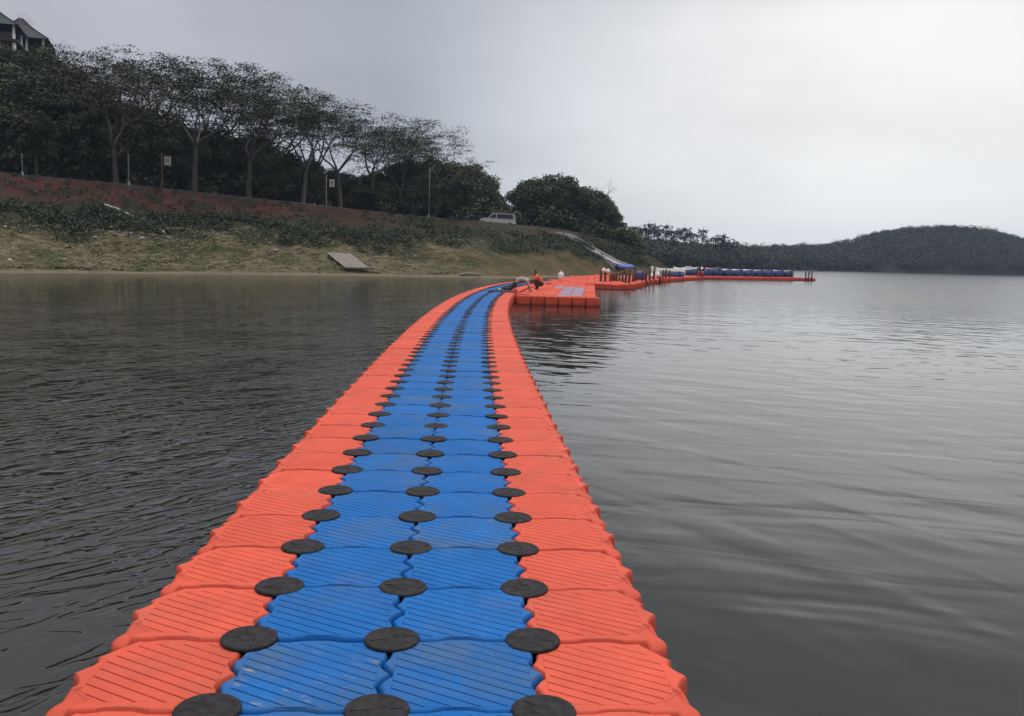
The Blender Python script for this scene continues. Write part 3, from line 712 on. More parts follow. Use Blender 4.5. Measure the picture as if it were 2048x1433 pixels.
for r in range(0, NROW):
    for c in range(4):
        (x, y), rz = float_pose(r, c)
        o = bpy.data.objects.new('float_cube', ME[COLS[c]]); col.objects.link(o)
        o.location = (x, y, random.gauss(0, .0025)); o.rotation_euler = (random.gauss(0, .005), random.gauss(0, .005), rz + random.gauss(0, .002))
        o.color = (1, 1, 1, STAIN.get((r, c), max(.06, random.gauss(.27, .13)) if c in (1, 2) else max(.03, random.gauss(.11, .07))))
        if r <= 28: lab = f'{STAINWORD.get((r, c), "")}{CNAME[c]}, {ORD[r + 1]} row from the camera end'
        else: lab = f'small {CNAME[c]}, far part past row thirty'
        tag(o, lab, 'pontoon float', 'plastic floats forming the walkway')
for r in range(0, NROW + 5):
    for c in range(3):
        x, y, th = seam((r - 1) * .5); oo = (c - 1) * .5
        o = bpy.data.objects.new('connector_cap', CAP); col.objects.link(o)
        o.location = (x + oo * math.cos(th), y - oo * math.sin(th), .0025); o.rotation_euler = (random.gauss(0, .012), random.gauss(0, .012), random.random() * 6.28)
        where = ['black cap between left orange and blue floats', 'black cap on the center seam between blue floats', 'black cap between blue and right orange floats'][c]
        tag(o, f'{where}, {ORD[r + 1]} from the camera end' if r <= 28 else f'{where}, far part past row thirty', 'connector cap', 'black connector caps pinning the floats')

# the rest of the floats: far end of the walkway, working platform, docks
def simple_float(mb, x, y, rz, mi, z=0.0):
    mb.box((x, y, z - .2), (.492, .492, .40), Euler((0, 0, rz)), .035, mi)
def inside(x, y, poly):
    c = False
    for i in range(len(poly)):
        (x0, y0), (x1, y1) = poly[i], poly[i - 1]
        if (y0 > y) != (y1 > y) and x < (x1 - x0) * (y - y0) / (y1 - y0) + x0: c = not c
    return c
dock = MB(); pins = MB()
for r in range(NROW, 110):
    for c in range(4):
        (x, y), rz = float_pose(r, c); simple_float(dock, x, y, rz, 1 if c in (1, 2) else 0, random.gauss(0, .004))
P1 = [(3.12, 33.4), (4.05, 43), (4.35, 52), (6.9, 52.6), (10, 66.5), (13.8, 78), (19.6, 93), (18, 95.5), (12, 84.5), (8.0, 84.5), (4.6, 73), (2.2, 57.4), (-.2, 33.4)]
th = R(5)
for a in np.arange(-10, 40, .5):
    for b in np.arange(28, 110, .5):
        x = a * math.cos(th) + b * math.sin(th) - 2.6; y = -a * math.sin(th) + b * math.cos(th)
        if not inside(x, y, P1): continue
        if y < 57 and x < pf(min(y, 57)) + 1.28: continue
        lil = 33.8 < y < 45 and 1.45 + (y - 33.5) * .075 < x < 2.55 + (y - 33.5) * .09
        simple_float(dock, x, y, -th, 2 if lil else 0, random.gauss(0, .012))
A, B = Vector((19.3, 93.2)), Vector((34.8, 102.2)); dAB = (B - A).normalized(); nAB = Vector((-dAB.y, dAB.x))
for i in range(int((B - A).length / .5)):
    for j in range(4):
        p = A + dAB * (i * .5 + .25) + nAB * (j * .5 + .25); simple_float(dock, p.x, p.y, math.atan2(dAB.y, dAB.x), 0, random.gauss(0, .01))
dk = dock.build('float_dock', [M['orange_plastic'], M['blue_plastic'], M['lilac_plastic']]); dk.color = (1, 1, 1, .06)
tag(dk, 'distant orange floats forming the docks and the far end of the walkway', 'pontoon floats', 'plastic floats forming the docks', 'stuff')
for r in range(NROW + 5, 110):
    for c in range(3):
        x, y, t2 = seam((r - 1) * .5); oo = (c - 1) * .5; pins.lathe([(.1, -.01), (.1, .012), (0, .016)], 10, (x + oo * math.cos(t2), y - oo * math.sin(t2), .009))
tag(pins.build('connector_cap_row', M['cap_plastic']), 'tiny black caps along the seams at the far end of the walkway', 'connector caps', 'black connector caps pinning the floats', 'stuff')
# front row of the working platform, its side faces turned to the camera
for k6 in range(6):
    o = bpy.data.objects.new('float_cube', ME['orange']); col.objects.link(o); o.location = (.38 + k6 * .503, 32.75 - k6 * .012, random.gauss(0, .006)); o.rotation_euler = (0, 0, -.03); o.color = (1, 1, 1, .05)
    tag(o, ['leftmost orange float in the front face of the work platform, against the walkway', 'orange float in the platform front, second from the walkway', 'orange float in the platform front, left of its middle', 'orange float in the platform front, right of its middle', 'orange float in the platform front, second from the open corner', 'orange float at the open right corner of the work platform front'][k6], 'pontoon float', 'plastic floats forming the docks')

# ------------------------------------------------------------------ people
def skin_obj(name, pts, edges, rads, m, parent, sub=2, root=0):
    me = bpy.data.meshes.new(name); me.from_pydata([tuple(p) for p in pts], edges, []); me.update()
    o = bpy.data.objects.new(name, me); col.objects.link(o)
    sk = o.modifiers.new('skin', 'SKIN'); ss2 = o.modifiers.new('sub', 'SUBSURF'); ss2.levels = sub; ss2.render_levels = sub
    if not me.skin_vertices: raise RuntimeError('no skin layer')
    for i, r in enumerate(rads):
        sv = me.skin_vertices[0].data[i]; sv.radius = (r, r) if not hasattr(r, '__len__') else r; sv.use_root = (i == root)
    dg = bpy.context.evaluated_depsgraph_get(); dg.update()
    new = bpy.data.meshes.new_from_object(o.evaluated_get(dg)); bpy.data.objects.remove(o); new.name = name
    new.polygons.foreach_set('use_smooth', [True] * len(new.polygons)); new.materials.clear()
    return link(name, new, m, parent)
def person(loc, rz, J, label, shirt, trousers, hair=True, shoes='pale_shoe'):
    """J: joint name -> local point (facing +X)."""
    root = empty('person', loc, rz); tag(root, label, 'person')
    n = list(J); ix = {k: i for i, k in enumerate(n)}; P = [Vector(J[k]) for k in n]; E = []; Rd = []
    rad = dict(pelvis=.115, waist=.11, chest=.125, neck=.05, chin=.062, head=.088, crown=.07, nose=.02)
    for s in 'lr': rad.update({f'sho_{s}': .062, f'elb_{s}': .042, f'wri_{s}': .029, f'hip_{s}': .085, f'kne_{s}': .06, f'ank_{s}': .04, f'toe_{s}': .032})
    Rd = [rad[k] for k in n]
    for a, b in [('pelvis', 'waist'), ('waist', 'chest'), ('chest', 'neck'), ('neck', 'chin'), ('chin', 'head'), ('head', 'crown'), ('head', 'nose')] + [(x + s, y + s) for s in ('_l', '_r') for x, y in (('sho', 'elb'), ('elb', 'wri'), ('hip', 'kne'), ('kne', 'ank'), ('ank', 'toe'))]:
        E.append((ix[a], ix[b]))
    for s in ('_l', '_r'): E += [(ix['chest'], ix['sho' + s]), (ix['pelvis'], ix['hip' + s])]
    for s in ('_l', '_r'):            # hands: palm and five fingers
        w = Vector(J['wri' + s]); d = (w - Vector(J['elb' + s])).normalized(); a = d.cross(Vector((0, 0, 1))); a = a.normalized() if a.length > .1 else Vector((0, 1, 0)); b = a.cross(d)
        P.append(w + d * .06); Rd.append(.03); palm = len(P) - 1; E.append((ix['wri' + s], palm))
        for q, (off, ln) in enumerate(((-.03, .06), (-.011, .075), (.011, .07), (.029, .055))):
            P.append(w + d * .10 + a * off); Rd.append(.011); E.append((palm, len(P) - 1)); P.append(w + d * (.10 + ln * .7) + a * off - b * .02); Rd.append(.009); E.append((len(P) - 2, len(P) - 1))
        P.append(w + d * .07 + a * -.055 - b * .01); Rd.append(.012); E.append((palm, len(P) - 1))
    body = skin_obj('body', P, E, Rd, M['skin'], root, root=ix['pelvis'])
    hd = Vector(J['head']); cr = Vector(J['crown']); up = (cr - hd).normalized(); fw = Vector(J['nose']) - hd; fw = (fw - up * fw.dot(up)).normalized(); sd = up.cross(fw)
    bm = bmesh.new(); bm.from_mesh(body.data)                  # skull, nose and ears joined to the same body mesh
    Mh = Matrix((fw, sd, up)).transposed().to_4x4(); Mh.translation = hd
    for c0, sc in (((.0, 0, .015), (.098, .078, .118)), ((.03, 0, -.06), (.062, .056, .062)), ((.096, 0, -.01), (.022, .015, .024)), ((-.005, .078, 0), (.02, .012, .032)), ((-.005, -.078, 0), (.02, .012, .032))):
        bmesh.ops.create_uvsphere(bm, u_segments=16, v_segments=12, radius=1.0, matrix=Mh @ Matrix.Translation(c0) @ Matrix.Diagonal((*sc, 1)))
    for f in bm.faces: f.smooth = True
    bm.to_mesh(body.data); bm.free()
    def sub(name, keys, edges, scale, m, rt):
        kk = {k: i for i, k in enumerate(keys)}; return skin_obj(name, [J[k] for k in keys], [(kk[a], kk[b]) for a, b in edges], [rad[k] * scale + .014 for k in keys], m, root, root=kk[rt])
    sub('shirt', ['waist', 'pelvis', 'chest', 'sho_l', 'sho_r', 'elb_l', 'elb_r', 'fa_l', 'fa_r'] if False else ['pelvis', 'waist', 'chest', 'sho_l', 'sho_r', 'elb_l', 'elb_r'], [('pelvis', 'waist'), ('waist', 'chest'), ('chest', 'sho_l'), ('chest', 'sho_r'), ('sho_l', 'elb_l'), ('sho_r', 'elb_r')], 1.14, M[shirt], 'waist')
    J['seat'] = tuple(Vector(J['pelvis']) - (Vector(J['waist']) - Vector(J['pelvis'])).normalized() * .09); rad['seat'] = .09
    sub('trousers', ['pelvis', 'seat', 'hip_l', 'hip_r', 'kne_l', 'kne_r', 'ank_l', 'ank_r'], [('pelvis', 'seat'), ('pelvis', 'hip_l'), ('pelvis', 'hip_r'), ('hip_l', 'kne_l'), ('hip_r', 'kne_r'), ('kne_l', 'ank_l'), ('kne_r', 'ank_r')], 1.16, M[trousers], 'pelvis')
    for s in ('_l', '_r'): skin_obj('shoe', [J['ank' + s], J['toe' + s]], [(0, 1)], [.05, .045], M[shoes], root)
    hm = bmesh.new(); bmesh.ops.create_uvsphere(hm, u_segments=18, v_segments=14, radius=1.0, matrix=Mh @ Matrix.Translation((-.014, 0, .028)) @ Matrix.Diagonal((.106, .088, .122, 1)))
    inv = Mh.inverted(); bmesh.ops.delete(hm, geom=[v for v in hm.verts if (inv @ v.co).x > .045 - .2 * max(0, (inv @ v.co).z - .10) and (inv @ v.co).z < .085 or (inv @ v.co).z < -.055], context='VERTS')
    for f in hm.faces: f.smooth = True
    hme = bpy.data.meshes.new('hair'); hm.to_mesh(hme); hm.free(); link('hair', hme, M['hair'], root)
    for sgn in (-1, 1):
        e = MB(); e.lathe([(0, -.012), (.009, -.008), (.012, 0), (.009, .008), (0, .012)], 8, hd + fw * .088 + up * .012 + sd * .032 * sgn); e.build('eye', M['hair'], root)
    return root
def lr(J, **kw):
    for k, (a, y) in kw.items(): J[k + '_l'] = (a[0], y, a[1]); J[k + '_r'] = (a[2] if len(a) > 2 else a[0], -y, a[3] if len(a) > 2 else a[1])
    return J
# kneeling on all fours, facing right in the picture
JA = lr(dict(pelvis=(.56, 0, .42), waist=(.68, 0, .52), chest=(.88, 0, .52), neck=(1.04, 0, .47), chin=(1.10, 0, .42), head=(1.14, 0, .41), crown=(1.22, 0, .42), nose=(1.16, 0, .30)),
        sho=((.93, .49), .17), elb=((.97, .27, 1.04, .28), .22), wri=((1.02, .10, 1.12, .10), .2), hip=((.54, .39), .10), kne=((.22, .10, .30, .09), .14), ank=((-.16, .09, -.10, .08), .12), toe=((-.28, .035, -.22, .035), .12))
pa = at(1002, 585, 36.6)
person((pa.x + .12, 36.4, .012), R(-8), JA, 'person in a grey shirt and dark trousers kneeling on all fours on the blue floats', 'grey_shirt', 'dark_trousers')
JB = lr(dict(pelvis=(0, 0, .27), waist=(.05, 0, .40), chest=(.15, 0, .55), neck=(.24, 0, .66), chin=(.30, 0, .69), head=(.32, 0, .74), crown=(.33, 0, .81), nose=(.41, 0, .72)),
        sho=((.17, .57), .17), elb=((.38, .44, .40, .46), .2), wri=((.60, .36, .62, .38), .15), hip=((.02, .25), .10), kne=((.36, .40), .14), ank=((.12, .08), .13), toe=((.28, .035), .14))
pb = at(1082, 577, 39.5)
person((pb.x, 39.4, .012), R(186), JB, 'person in an orange vest and dark trousers crouching on the orange platform, reaching left', 'orange_vest', 'dark_trousers', shoes='rubber')
mb = MB(); gx, gy = 34, 16; vs = []
for i in range(gx):
    for j in range(gy):
        u, v = i / (gx - 1) - .5, j / (gy - 1) - .5; e = smooth01(min(1 - abs(2 * u), 1 - abs(2 * v)) * 4)
        vs.append((u * 1.15 + .05 * float(vnoise(v * 9, u * 3, 1, 31)), v * .5 + .06 * float(vnoise(u * 9, v * 3, 1, 32)), .012 + float(e) * (.03 + .07 * float(vnoise(u * 10, v * 6, 1, 33)) + .06 * float(vnoise(u * 24, v * 14, 1, 34)))))
mb.add(vs, [(i * gy + j, (i + 1) * gy + j, (i + 1) * gy + j + 1, i * gy + j + 1) for i in range(gx - 1) for j in range(gy - 1)], 0, True)
o = mb.build('cloth', M['dark_blue_cloth']); so = o.modifiers.new('thick', 'SOLIDIFY'); so.thickness = .01; pc = at(1004, 587, 35.6); o.location = (pc.x, 35.6, .012); tag(o, 'dark blue cloth crumpled on the blue floats below the kneeling person', 'cloth')
mb = MB(); mb.lathe([(0, 0), (.10, 0), (.125, .24), (.132, .25), (.12, .25), (.095, .02), (0, .02)], 16); o = mb.build('bucket', M['pink_plastic']); pc = at(1029, 590, 34.2); o.location = (pc.x + .02, 34.4, .012); o.scale = (.72, .72, .72); tag(o, 'small pink bucket at the corner where walkway and platform meet', 'bucket')

# ------------------------------------------------------------------ things on the docks
def on_deck(px, D): return Vector((xof(px, D), D, 0))
mb = MB(); mb.lathe([(0, 0), (.22, 0), (.24, .03), (.24, .42), (.2, .50), (.09, .54), (.09, .59), (0, .59)], 18); mb.tube([(-.1, 0, .55), (-.1, 0, .65), (.1, 0, .65), (.1, 0, .55)], .014, 6)
o = mb.build('plastic_drum', M['white_plastic']); p = on_deck(1123, 61); o.location = (p.x, 61, .01); o.scale = (.82, .82, .85); tag(o, 'white plastic drum standing alone on the orange platform right of the crouching person', 'drum')
posts = [(1222, 59.5, .5), (1231, 61, .55), (1247, 57.5, .8), (1268, 60, .65), (1274, 61.5, .7), (1322, 71, .65), (1341, 77, .7), (1203, 58, .9), (1212, 58, .95), (1227, 60, .6), (1235, 60, .65), (1241, 61, .7), (1253, 55.2, .95), (1260, 55.6, 1.0), (1287, 63.4, .75), (1294, 64.4, .85), (1301, 66.0, 1.0), (1309, 67.5, 1.05), (1327, 72.5, .75), (1333, 74, .8), (1396, 91.6, .95), (1402, 92.6, .9), (1614, 100.4, .85), (1619, 101.2, .95), (1626, 101.6, .95)]
first = None
for q, (px, D, h) in enumerate(posts):
    lab = ('brown mooring post in the left bunch, beside the white buoys' if px < 1215 else 'short brown mooring post behind the second orange block' if px < 1244 else 'brown mooring post under or beside the blue awning' if px < 1280 else
           'brown mooring post in the dense bunch right of the blue bale' if px < 1315 else 'brown mooring post between the white buoys and the covered boats' if px < 1380 else 'brown mooring post beside the black tyre, left of the blue boats' if px < 1500 else 'dark mooring post at the far right end of the boat dock')
    if first is None:
        root = empty('mooring_post', (0, 0, 0)); a = MB(); a.lathe([(.0, -1.2), (.075, -1.2), (.07, .93), (.06, .985), (0, 1.0)], 10); a.build('post', M['brown_wood'], root)
        a = MB(); a.lathe([(.076, .80), (.088, .81), (.088, .86), (.076, .87)], 12); a.build('rope_ring', M['grey_wood'], root); first = root; t = root
    else: t = copy_tree(first)
    t.location = (xof(px, D) , D, 0); t.scale = (1.1, 1.1, h); t.rotation_euler = (random.gauss(0, .03), random.gauss(0, .03), q); tag(t, lab, 'post', 'brown mooring posts along the docks')
# white buoys and bags
def buoy(px, D, z, s, lab):
    mb = MB(); mb.lathe([(0, -.2), (.1, -.18), (.19, -.07), (.2, .03), (.15, .15), (.06, .2), (.04, .25), (0, .26)], 16); o = mb.build('buoy', M['white_plastic']); p = on_deck(px, D); o.location = (p.x, D, z); o.scale = (s * .72, s * .72, s * .72); tag(o, lab, 'buoy', 'white buoys and floats on the docks')
buoy(1208.5, 57.7, .72, 1.0, 'round white buoy between the two posts of the left bunch'); buoy(1217, 57.9, .66, 1.05, 'white buoy just right of the left bunch of posts')
buoy(1247, 60, .24, 1.2, 'white buoy lying behind the posts under the blue awning'); buoy(1305, 69, .26, 1.3, 'white buoy lying among the dense bunch of brown posts'); buoy(1317, 71, .32, 1.7, 'large white buoy lying just right of the dense bunch of posts')
# blue awning and blue bale
t = empty('awning', (xof(1251, 62), 62, 0), .25); tag(t, 'small blue awning on a brown frame at the foot of the concrete steps', 'awning')
a = MB(); vs = []; nx_, ny_ = 9, 7
for i in range(nx_):
    for j in range(ny_): u, v = i / (nx_ - 1) * 2 - 1, j / (ny_ - 1) * 2 - 1; vs.append((u * .62, v * .55, 1.02 + .16 * (1 - abs(v)) - .05 * (1 - u * u) + .02 * math.sin(7 * u + 3 * v) - (.12 if max(abs(u), abs(v)) > .98 else 0)))
fs = [(i * ny_ + j, (i + 1) * ny_ + j, (i + 1) * ny_ + j + 1, i * ny_ + j + 1) for i in range(nx_ - 1) for j in range(ny_ - 1)]
a.add(vs, fs, 0, True); o = a.build('canopy', M['blue_tarp'], t); so = o.modifiers.new('thick', 'SOLIDIFY'); so.thickness = .02
for sx in (-1, 1):
    for sy in (-1, 1): a = MB(); a.tube([(sx * .55, sy * .48, 0), (sx * .55, sy * .48, 1.0)], .035, 8); a.build('leg', M['brown_wood'], t)
t = empty('tarp_bale', (xof(1281, 66), 66, 0), .3); tag(t, 'bright blue tarpaulin bale tied with rope, right of the awning', 'bale')
a = MB(); a.lathe([(0, 0), (.34, .0), (.42, .1), (.40, .28), (.43, .42), (.36, .56), (.2, .64), (0, .62)], 14); a.build('bale', M['blue_tarp'], t); a = MB(); a.lathe([(.425, .2), (.44, .22), (.425, .24)], 14); a.build('rope', M['grey_wood'], t)
# boats
def hull(mb, L, Wd, H, mi=0, n=13):
    vs = []; m = 9
    for i in range(n):
        u = i / (n - 1); w = Wd / 2 * (1 - abs(2 * u - 1) ** 3.2) ** .5 * (.9 if u > .5 else 1) + .03; sh = H * (1 + .22 * abs(2 * u - 1) ** 2.2)
        for j in range(m): a = math.pi * j / (m - 1); vs.append((-w * math.cos(a) * (1 if abs(math.cos(a)) > .3 else 1.1), (u - .5) * L, sh - (sh + .12) * math.sin(a) ** .6))
    fs = [(i * m + j, i * m + j + 1, (i + 1) * m + j + 1, (i + 1) * m + j) for i in range(n - 1) for j in range(m - 1)]
    mb.add(vs, fs, mi, True); return [vs[i * m] for i in range(n)], [vs[i * m + m - 1] for i in range(n)]
def boat(loc, rz, L, Wd, H, hm, label, cover=None, seats=2, group=None, wing='white_plastic'):
    t = empty('rowing_boat', loc, rz); tag(t, label, 'boat', group)
    a = MB(); l, r = hull(a, L, Wd, H); o = a.build('hull', hm, t); so = o.modifiers.new('thick', 'SOLIDIFY'); so.thickness = .03
    a = MB(); a.tube(l, .035, 6); a.tube(r, .035, 6); a.build('gunwale', M[wing], t)
    if cover:
        a = MB(); vs = []
        for p, q in zip(l, r):
            for k in range(7): u = k / 6; vs.append((p[0] + (q[0] - p[0]) * u, p[1], p[2] + .03 + .14 * math.sin(math.pi * u) * (1 - abs(p[1] / L * 2) ** 4)))
        a.add(vs, [(i * 7 + j, i * 7 + 7 + j, i * 7 + 8 + j, i * 7 + 1 + j) for i in range(len(l) - 1) for j in range(6)], 0, True); a.build('cover', M[cover], t)
    else:
        for k in range(seats): a = MB(); a.box((0, (k - (seats - 1) / 2) * L * .3, H * .8), (Wd * .86, .26, .05), None, .01); a.build('seat', M[wing], t)
    return t
GB = 'blue boats moored along the far dock'; rz0 = math.atan2(dAB.y, dAB.x)
covers = [None, 'blue_tarp', 'red_tarp', None, 'white_tarp', 'white_tarp', 'white_tarp', 'dark_tarp', 'blue_tarp', 'white_tarp']
names = ['open blue boat at the left end of the moored row', 'blue boat under a blue cover, left of the red-covered one', 'blue boat under a red cover in the moored row', 'open blue boat just right of the red-covered boat',
         'blue boat with white cover, leftmost of the three white-covered neighbors', 'blue boat with white cover, middle of the three white-covered neighbors', 'blue boat with white cover, rightmost of the three white-covered neighbors', 'blue boat under a dark cover in the right half of the moored row', 'blue boat under a blue cover near the right end of the row', 'blue boat with white cover at the right end of the moored row']
for q in range(10):
    p = A + dAB * (1.7 + q * 1.58) + nAB * 3.6
    boat((p.x, p.y, WATER_Z + .05), rz0 + random.gauss(0, .03), 3.0, 1.56, .84 if q != 2 else .95, M['blue_hull'], names[q], covers[q], 2, GB, 'white_tarp' if covers[q] is None else 'blue_hull')
boat((xof(1352, 84), 85, WATER_Z + .05), R(12), 3.2, 1.5, .62, M['blue_hull'], 'low blue boat under a dark green cover, left of the white boats', 'dark_tarp', wing='blue_hull')
boat((xof(1380, 96), 97, WATER_Z + .05), R(75), 3.0, 1.3, .95, M['white_paint'], 'white boat with white gunwale left of the black tyre', None)
boat((xof(1397, 98), 100, WATER_Z + .05), R(20), 2.8, 1.3, 1.0, M['white_paint'], 'white boat partly hidden by the posts with the black tyre', None)
boat((xof(1337, 92), 92, WATER_Z + .05), R(82), 3.4, 1.1, .95, M['white_paint'], 'slim white boat drawn up at the shore behind the docks', None)
a = MB(); Mx = Matrix.Rotation(R(90), 3, 'X'); a.lathe([(.17, -.09), (.27, -.10), (.33, -.05), (.33, .05), (.27, .10), (.17, .09), (.17, -.09)], 18, (0, 0, 0), Mx); o = a.build('tyre', M['rubber']); o.location = (xof(1404, 92.4), 92.2, .86); tag(o, 'black tyre hung on the brown posts left of the blue boats', 'tyre')
a = MB(); a.lathe([(0, 0), (.3, 0), (.36, .06), (.36, .42), (.3, .5), (0, .52)], 14); o = a.build('fish_box', M['red_tarp']); o.location = (xof(1404, 92.8), 93.2, .0); tag(o, 'pinkish red tub standing beside the posts with the tyre', 'tub')

# ------------------------------------------------------------------ things on the bank
def on_bank(px, py): 
    h = hit(px, py); return h if h else at(px, py, 110)
# concrete steps down to the dock
def make_steps():
    path = [(1096, 466), (1112, 466), (1128, 469), (1142, 475), (1156, 483), (1170, 492), (1186, 501), (1202, 510), (1218, 519), (1234, 527), (1246, 533)]
    C = [at(px, py, 106.5 - 7.0 * q / (len(path) - 1)) for q, (px, py) in enumerate(path)]; pts = []
    for i in range(len(C) - 1):
        for k5 in range(6): pts.append(C[i].lerp(C[i + 1], k5 / 6))
    zz = np.array([p.z for p in pts]); zz = np.convolve(np.pad(zz, 5, 'edge'), np.ones(11) / 11, 'valid')
    mb = MB(); vs = []; fs = []
    for i, p in enumerate(pts):
        q = pts[min(i + 1, len(pts) - 1)] - pts[max(i - 1, 0)]; q.z = 0; q.normalize(); s = Vector((q.y, -q.x, 0))
        z = zz[i]
        for off, dz in ((-.95, -1.1), (-.95, .16), (-.75, .16), (-.75, 0), (.75, 0), (.75, .16), (.95, .16), (.95, -1.1)): w = p + s * off; vs.append((w.x, w.y, z + dz))
    for i in range(len(pts) - 1):
        for j in range(7): fs.append((i * 8 + j, i * 8 + 8 + j, i * 8 + 9 + j, i * 8 + 1 + j))
    mb.add(vs, fs); tag(mb.build('path', M['concrete']), kind='structure')
make_steps()
def rod(name, a, b, r, m, label, cat, lift=.1):
    A_, B_ = on_bank(*a), on_bank(*b); mb = MB(); c = (A_ + B_) / 2
    mb.tube([A_ - c + Vector((0, 0, lift)), Vector((0, 0, lift + .12)), B_ - c + Vector((0, 0, lift))], r, 8); o = mb.build(name, m); o.location = c; tag(o, label, cat)
rod('pipe', (209, 416), (272, 444), .075, M['white_paint'], 'long white pipe lying down the red earth bank', 'pipe', .25); rod('pipe', (303, 458), (329, 471), .07, M['white_paint'], 'short white pipe lying in the grass below the long one', 'pipe', .2)
# slatted wooden landing stage pulled up on the shore
def make_stage():
    p0, p1, p2, p3 = on_bank(664, 517), on_bank(698, 543), on_bank(729, 546), on_bank(689, 514)
    up = ((p0 + p3) / 2 - (p1 + p2) / 2); sd = (p2 - p1); L = up.length; up.normalize(); sd.z = 0; W2 = 2.1; sd.normalize(); nrm = sd.cross(up).normalized()
    if nrm.z < 0: nrm = -nrm
    o = empty('landing_stage', (p1 + p2) / 2 + Vector((0, 0, .35))); tag(o, 'grey slatted wooden landing stage lying on the shore at the water edge', 'landing stage')
    Mr = Matrix((sd, up, nrm)).transposed()
    for q in range(7): a = MB(); a.box(Mr @ Vector(((q - 3) * W2 / 6.6, L / 2, 0)), (W2 / 8.2, L, .07), Mr, .01); a.build('slat', M['grey_wood'], o)
    for yy_ in (.06, .5, .94): a = MB(); a.box(Mr @ Vector((0, L * yy_, -.12)), (W2 * 1.05, .14, .14), Mr, .01); a.build('crossbeam', M['grey_wood'], o)
    a = MB(); a.box(Mr @ Vector((.25, -.09, .02)), (W2 * 1.25, .12, .16), Mr, .01); a.build('end_board', M['grey_wood'], o)
make_stage()
p = on_bank(942, 553); a = MB(); a.tube([(-.9, 0, .12), (-.2, .1, .2), (.9, .05, .14)], [.1, .12, .07], 8); o = a.build('log', M['grey_wood']); o.location = p; tag(o, 'pale log lying at the waterline left of the workers', 'log')
litter = [(20, 522), (128, 521), (228, 470), (261, 468), (284, 478), (540, 488), (552, 502), (336, 477), (10, 455), (190, 476), (830, 513), (665, 487)]
for q, (px, py) in enumerate(litter):
    p = on_bank(px, py); a = MB(); n_ = 7; r0 = random.uniform(.07, .14)
    a.lathe([(0, -.05), (r0, -.03), (r0 * 1.15, .05), (r0 * .7, .14), (0, .16)], n_); o = a.build('stone', M['concrete'] if q % 4 else M['white_tarp']); o.location = p; o.scale = (1.6, 1, .8); o.rotation_euler = (random.gauss(0, .2), random.gauss(0, .2), q)
    tag(o, 'small pale stone or scrap lying on the grassy bank', 'stone', 'pale stones on the bank')
# signs and poles along the road
def road_edge(px, v=1.02):
    ts = np.linspace(.5, 10, 700); P_ = [bank_point(t, v) for t in ts]
    def proj(p):
        d = cam_inv @ (p - Vector((0, 0, CAM_H))); return 1024 + F_PX * d.x / -d.z
    return min(P_, key=lambda p: abs(proj(p) - px))
cam_inv = cam.rotation_euler.to_matrix().transposed()
def pole_sign(px, base, top, D, label, sx, sy, r=.06, m='post_red', size=(.55, .75)):
    p = road_edge(px); D = p.y; h = at(px, top, D).z - p.z; t = empty('sign_post', p); tag(t, label, 'sign')
    a = MB(); a.lathe([(r * 1.1, -.4), (r, 0), (r, h), (0, h + .05)], 10); a.build('pole', M[m], t)
    q = at(sx, sy, D) - p; a = MB(); a.tube([(0, 0, q.z + .3), (q.x, q.y, q.z + .3)], .025, 6); a.build('bracket', M[m], t)
    a = MB(); a.box((q.x, q.y, q.z), (size[0], .05, size[1]), None, .01); b2 = a.build('board', M['sign_white'], t)
    a = MB(); a.box((q.x - size[0] * .12, q.y - .028, q.z + .03), (size[0] * .13, .012, size[1] * .5)); a.box((q.x + size[0] * .16, q.y - .028, q.z), (size[0] * .09, .012, size[1] * .66)); a.build('marking', M['post_red'], b2)
    return t
pole_sign(324, 378, 308, 78, 'reddish road post with a small white sign hung on its right', 335.5, 322.5)
pole_sign(655, 412, 352, 90, 'smaller white sign on a dark post near the end of the roadside row', 664, 367, .05, 'grey_wood', (.5, .7))
def pole(px, base, top, label, r, m):
    p = road_edge(px); h = at(px, top, p.y).z - p.z; t = empty('pole', p); tag(t, label, 'pole')
    a = MB(); a.lathe([(r * 1.2, -.4), (r, 0), (r * .8, h), (0, h + .03)], 8); a.build('shaft', M[m], t); a = MB(); a.lathe([(r * 1.9, 0), (r * 1.9, .25), (r, .32)], 8); a.build('footing', M['concrete'], t)
pole(46.5, 352, 308, 'thin pale pole at the far left of the road', .05, 'grey_metal'); pole(258.5, 378, 308, 'thin grey pole between the forked tree and the reddish sign post', .065, 'grey_metal'); pole(858, 440, 335, 'tall thin pale pole in front of the dense clump left of the van', .06, 'grey_metal')

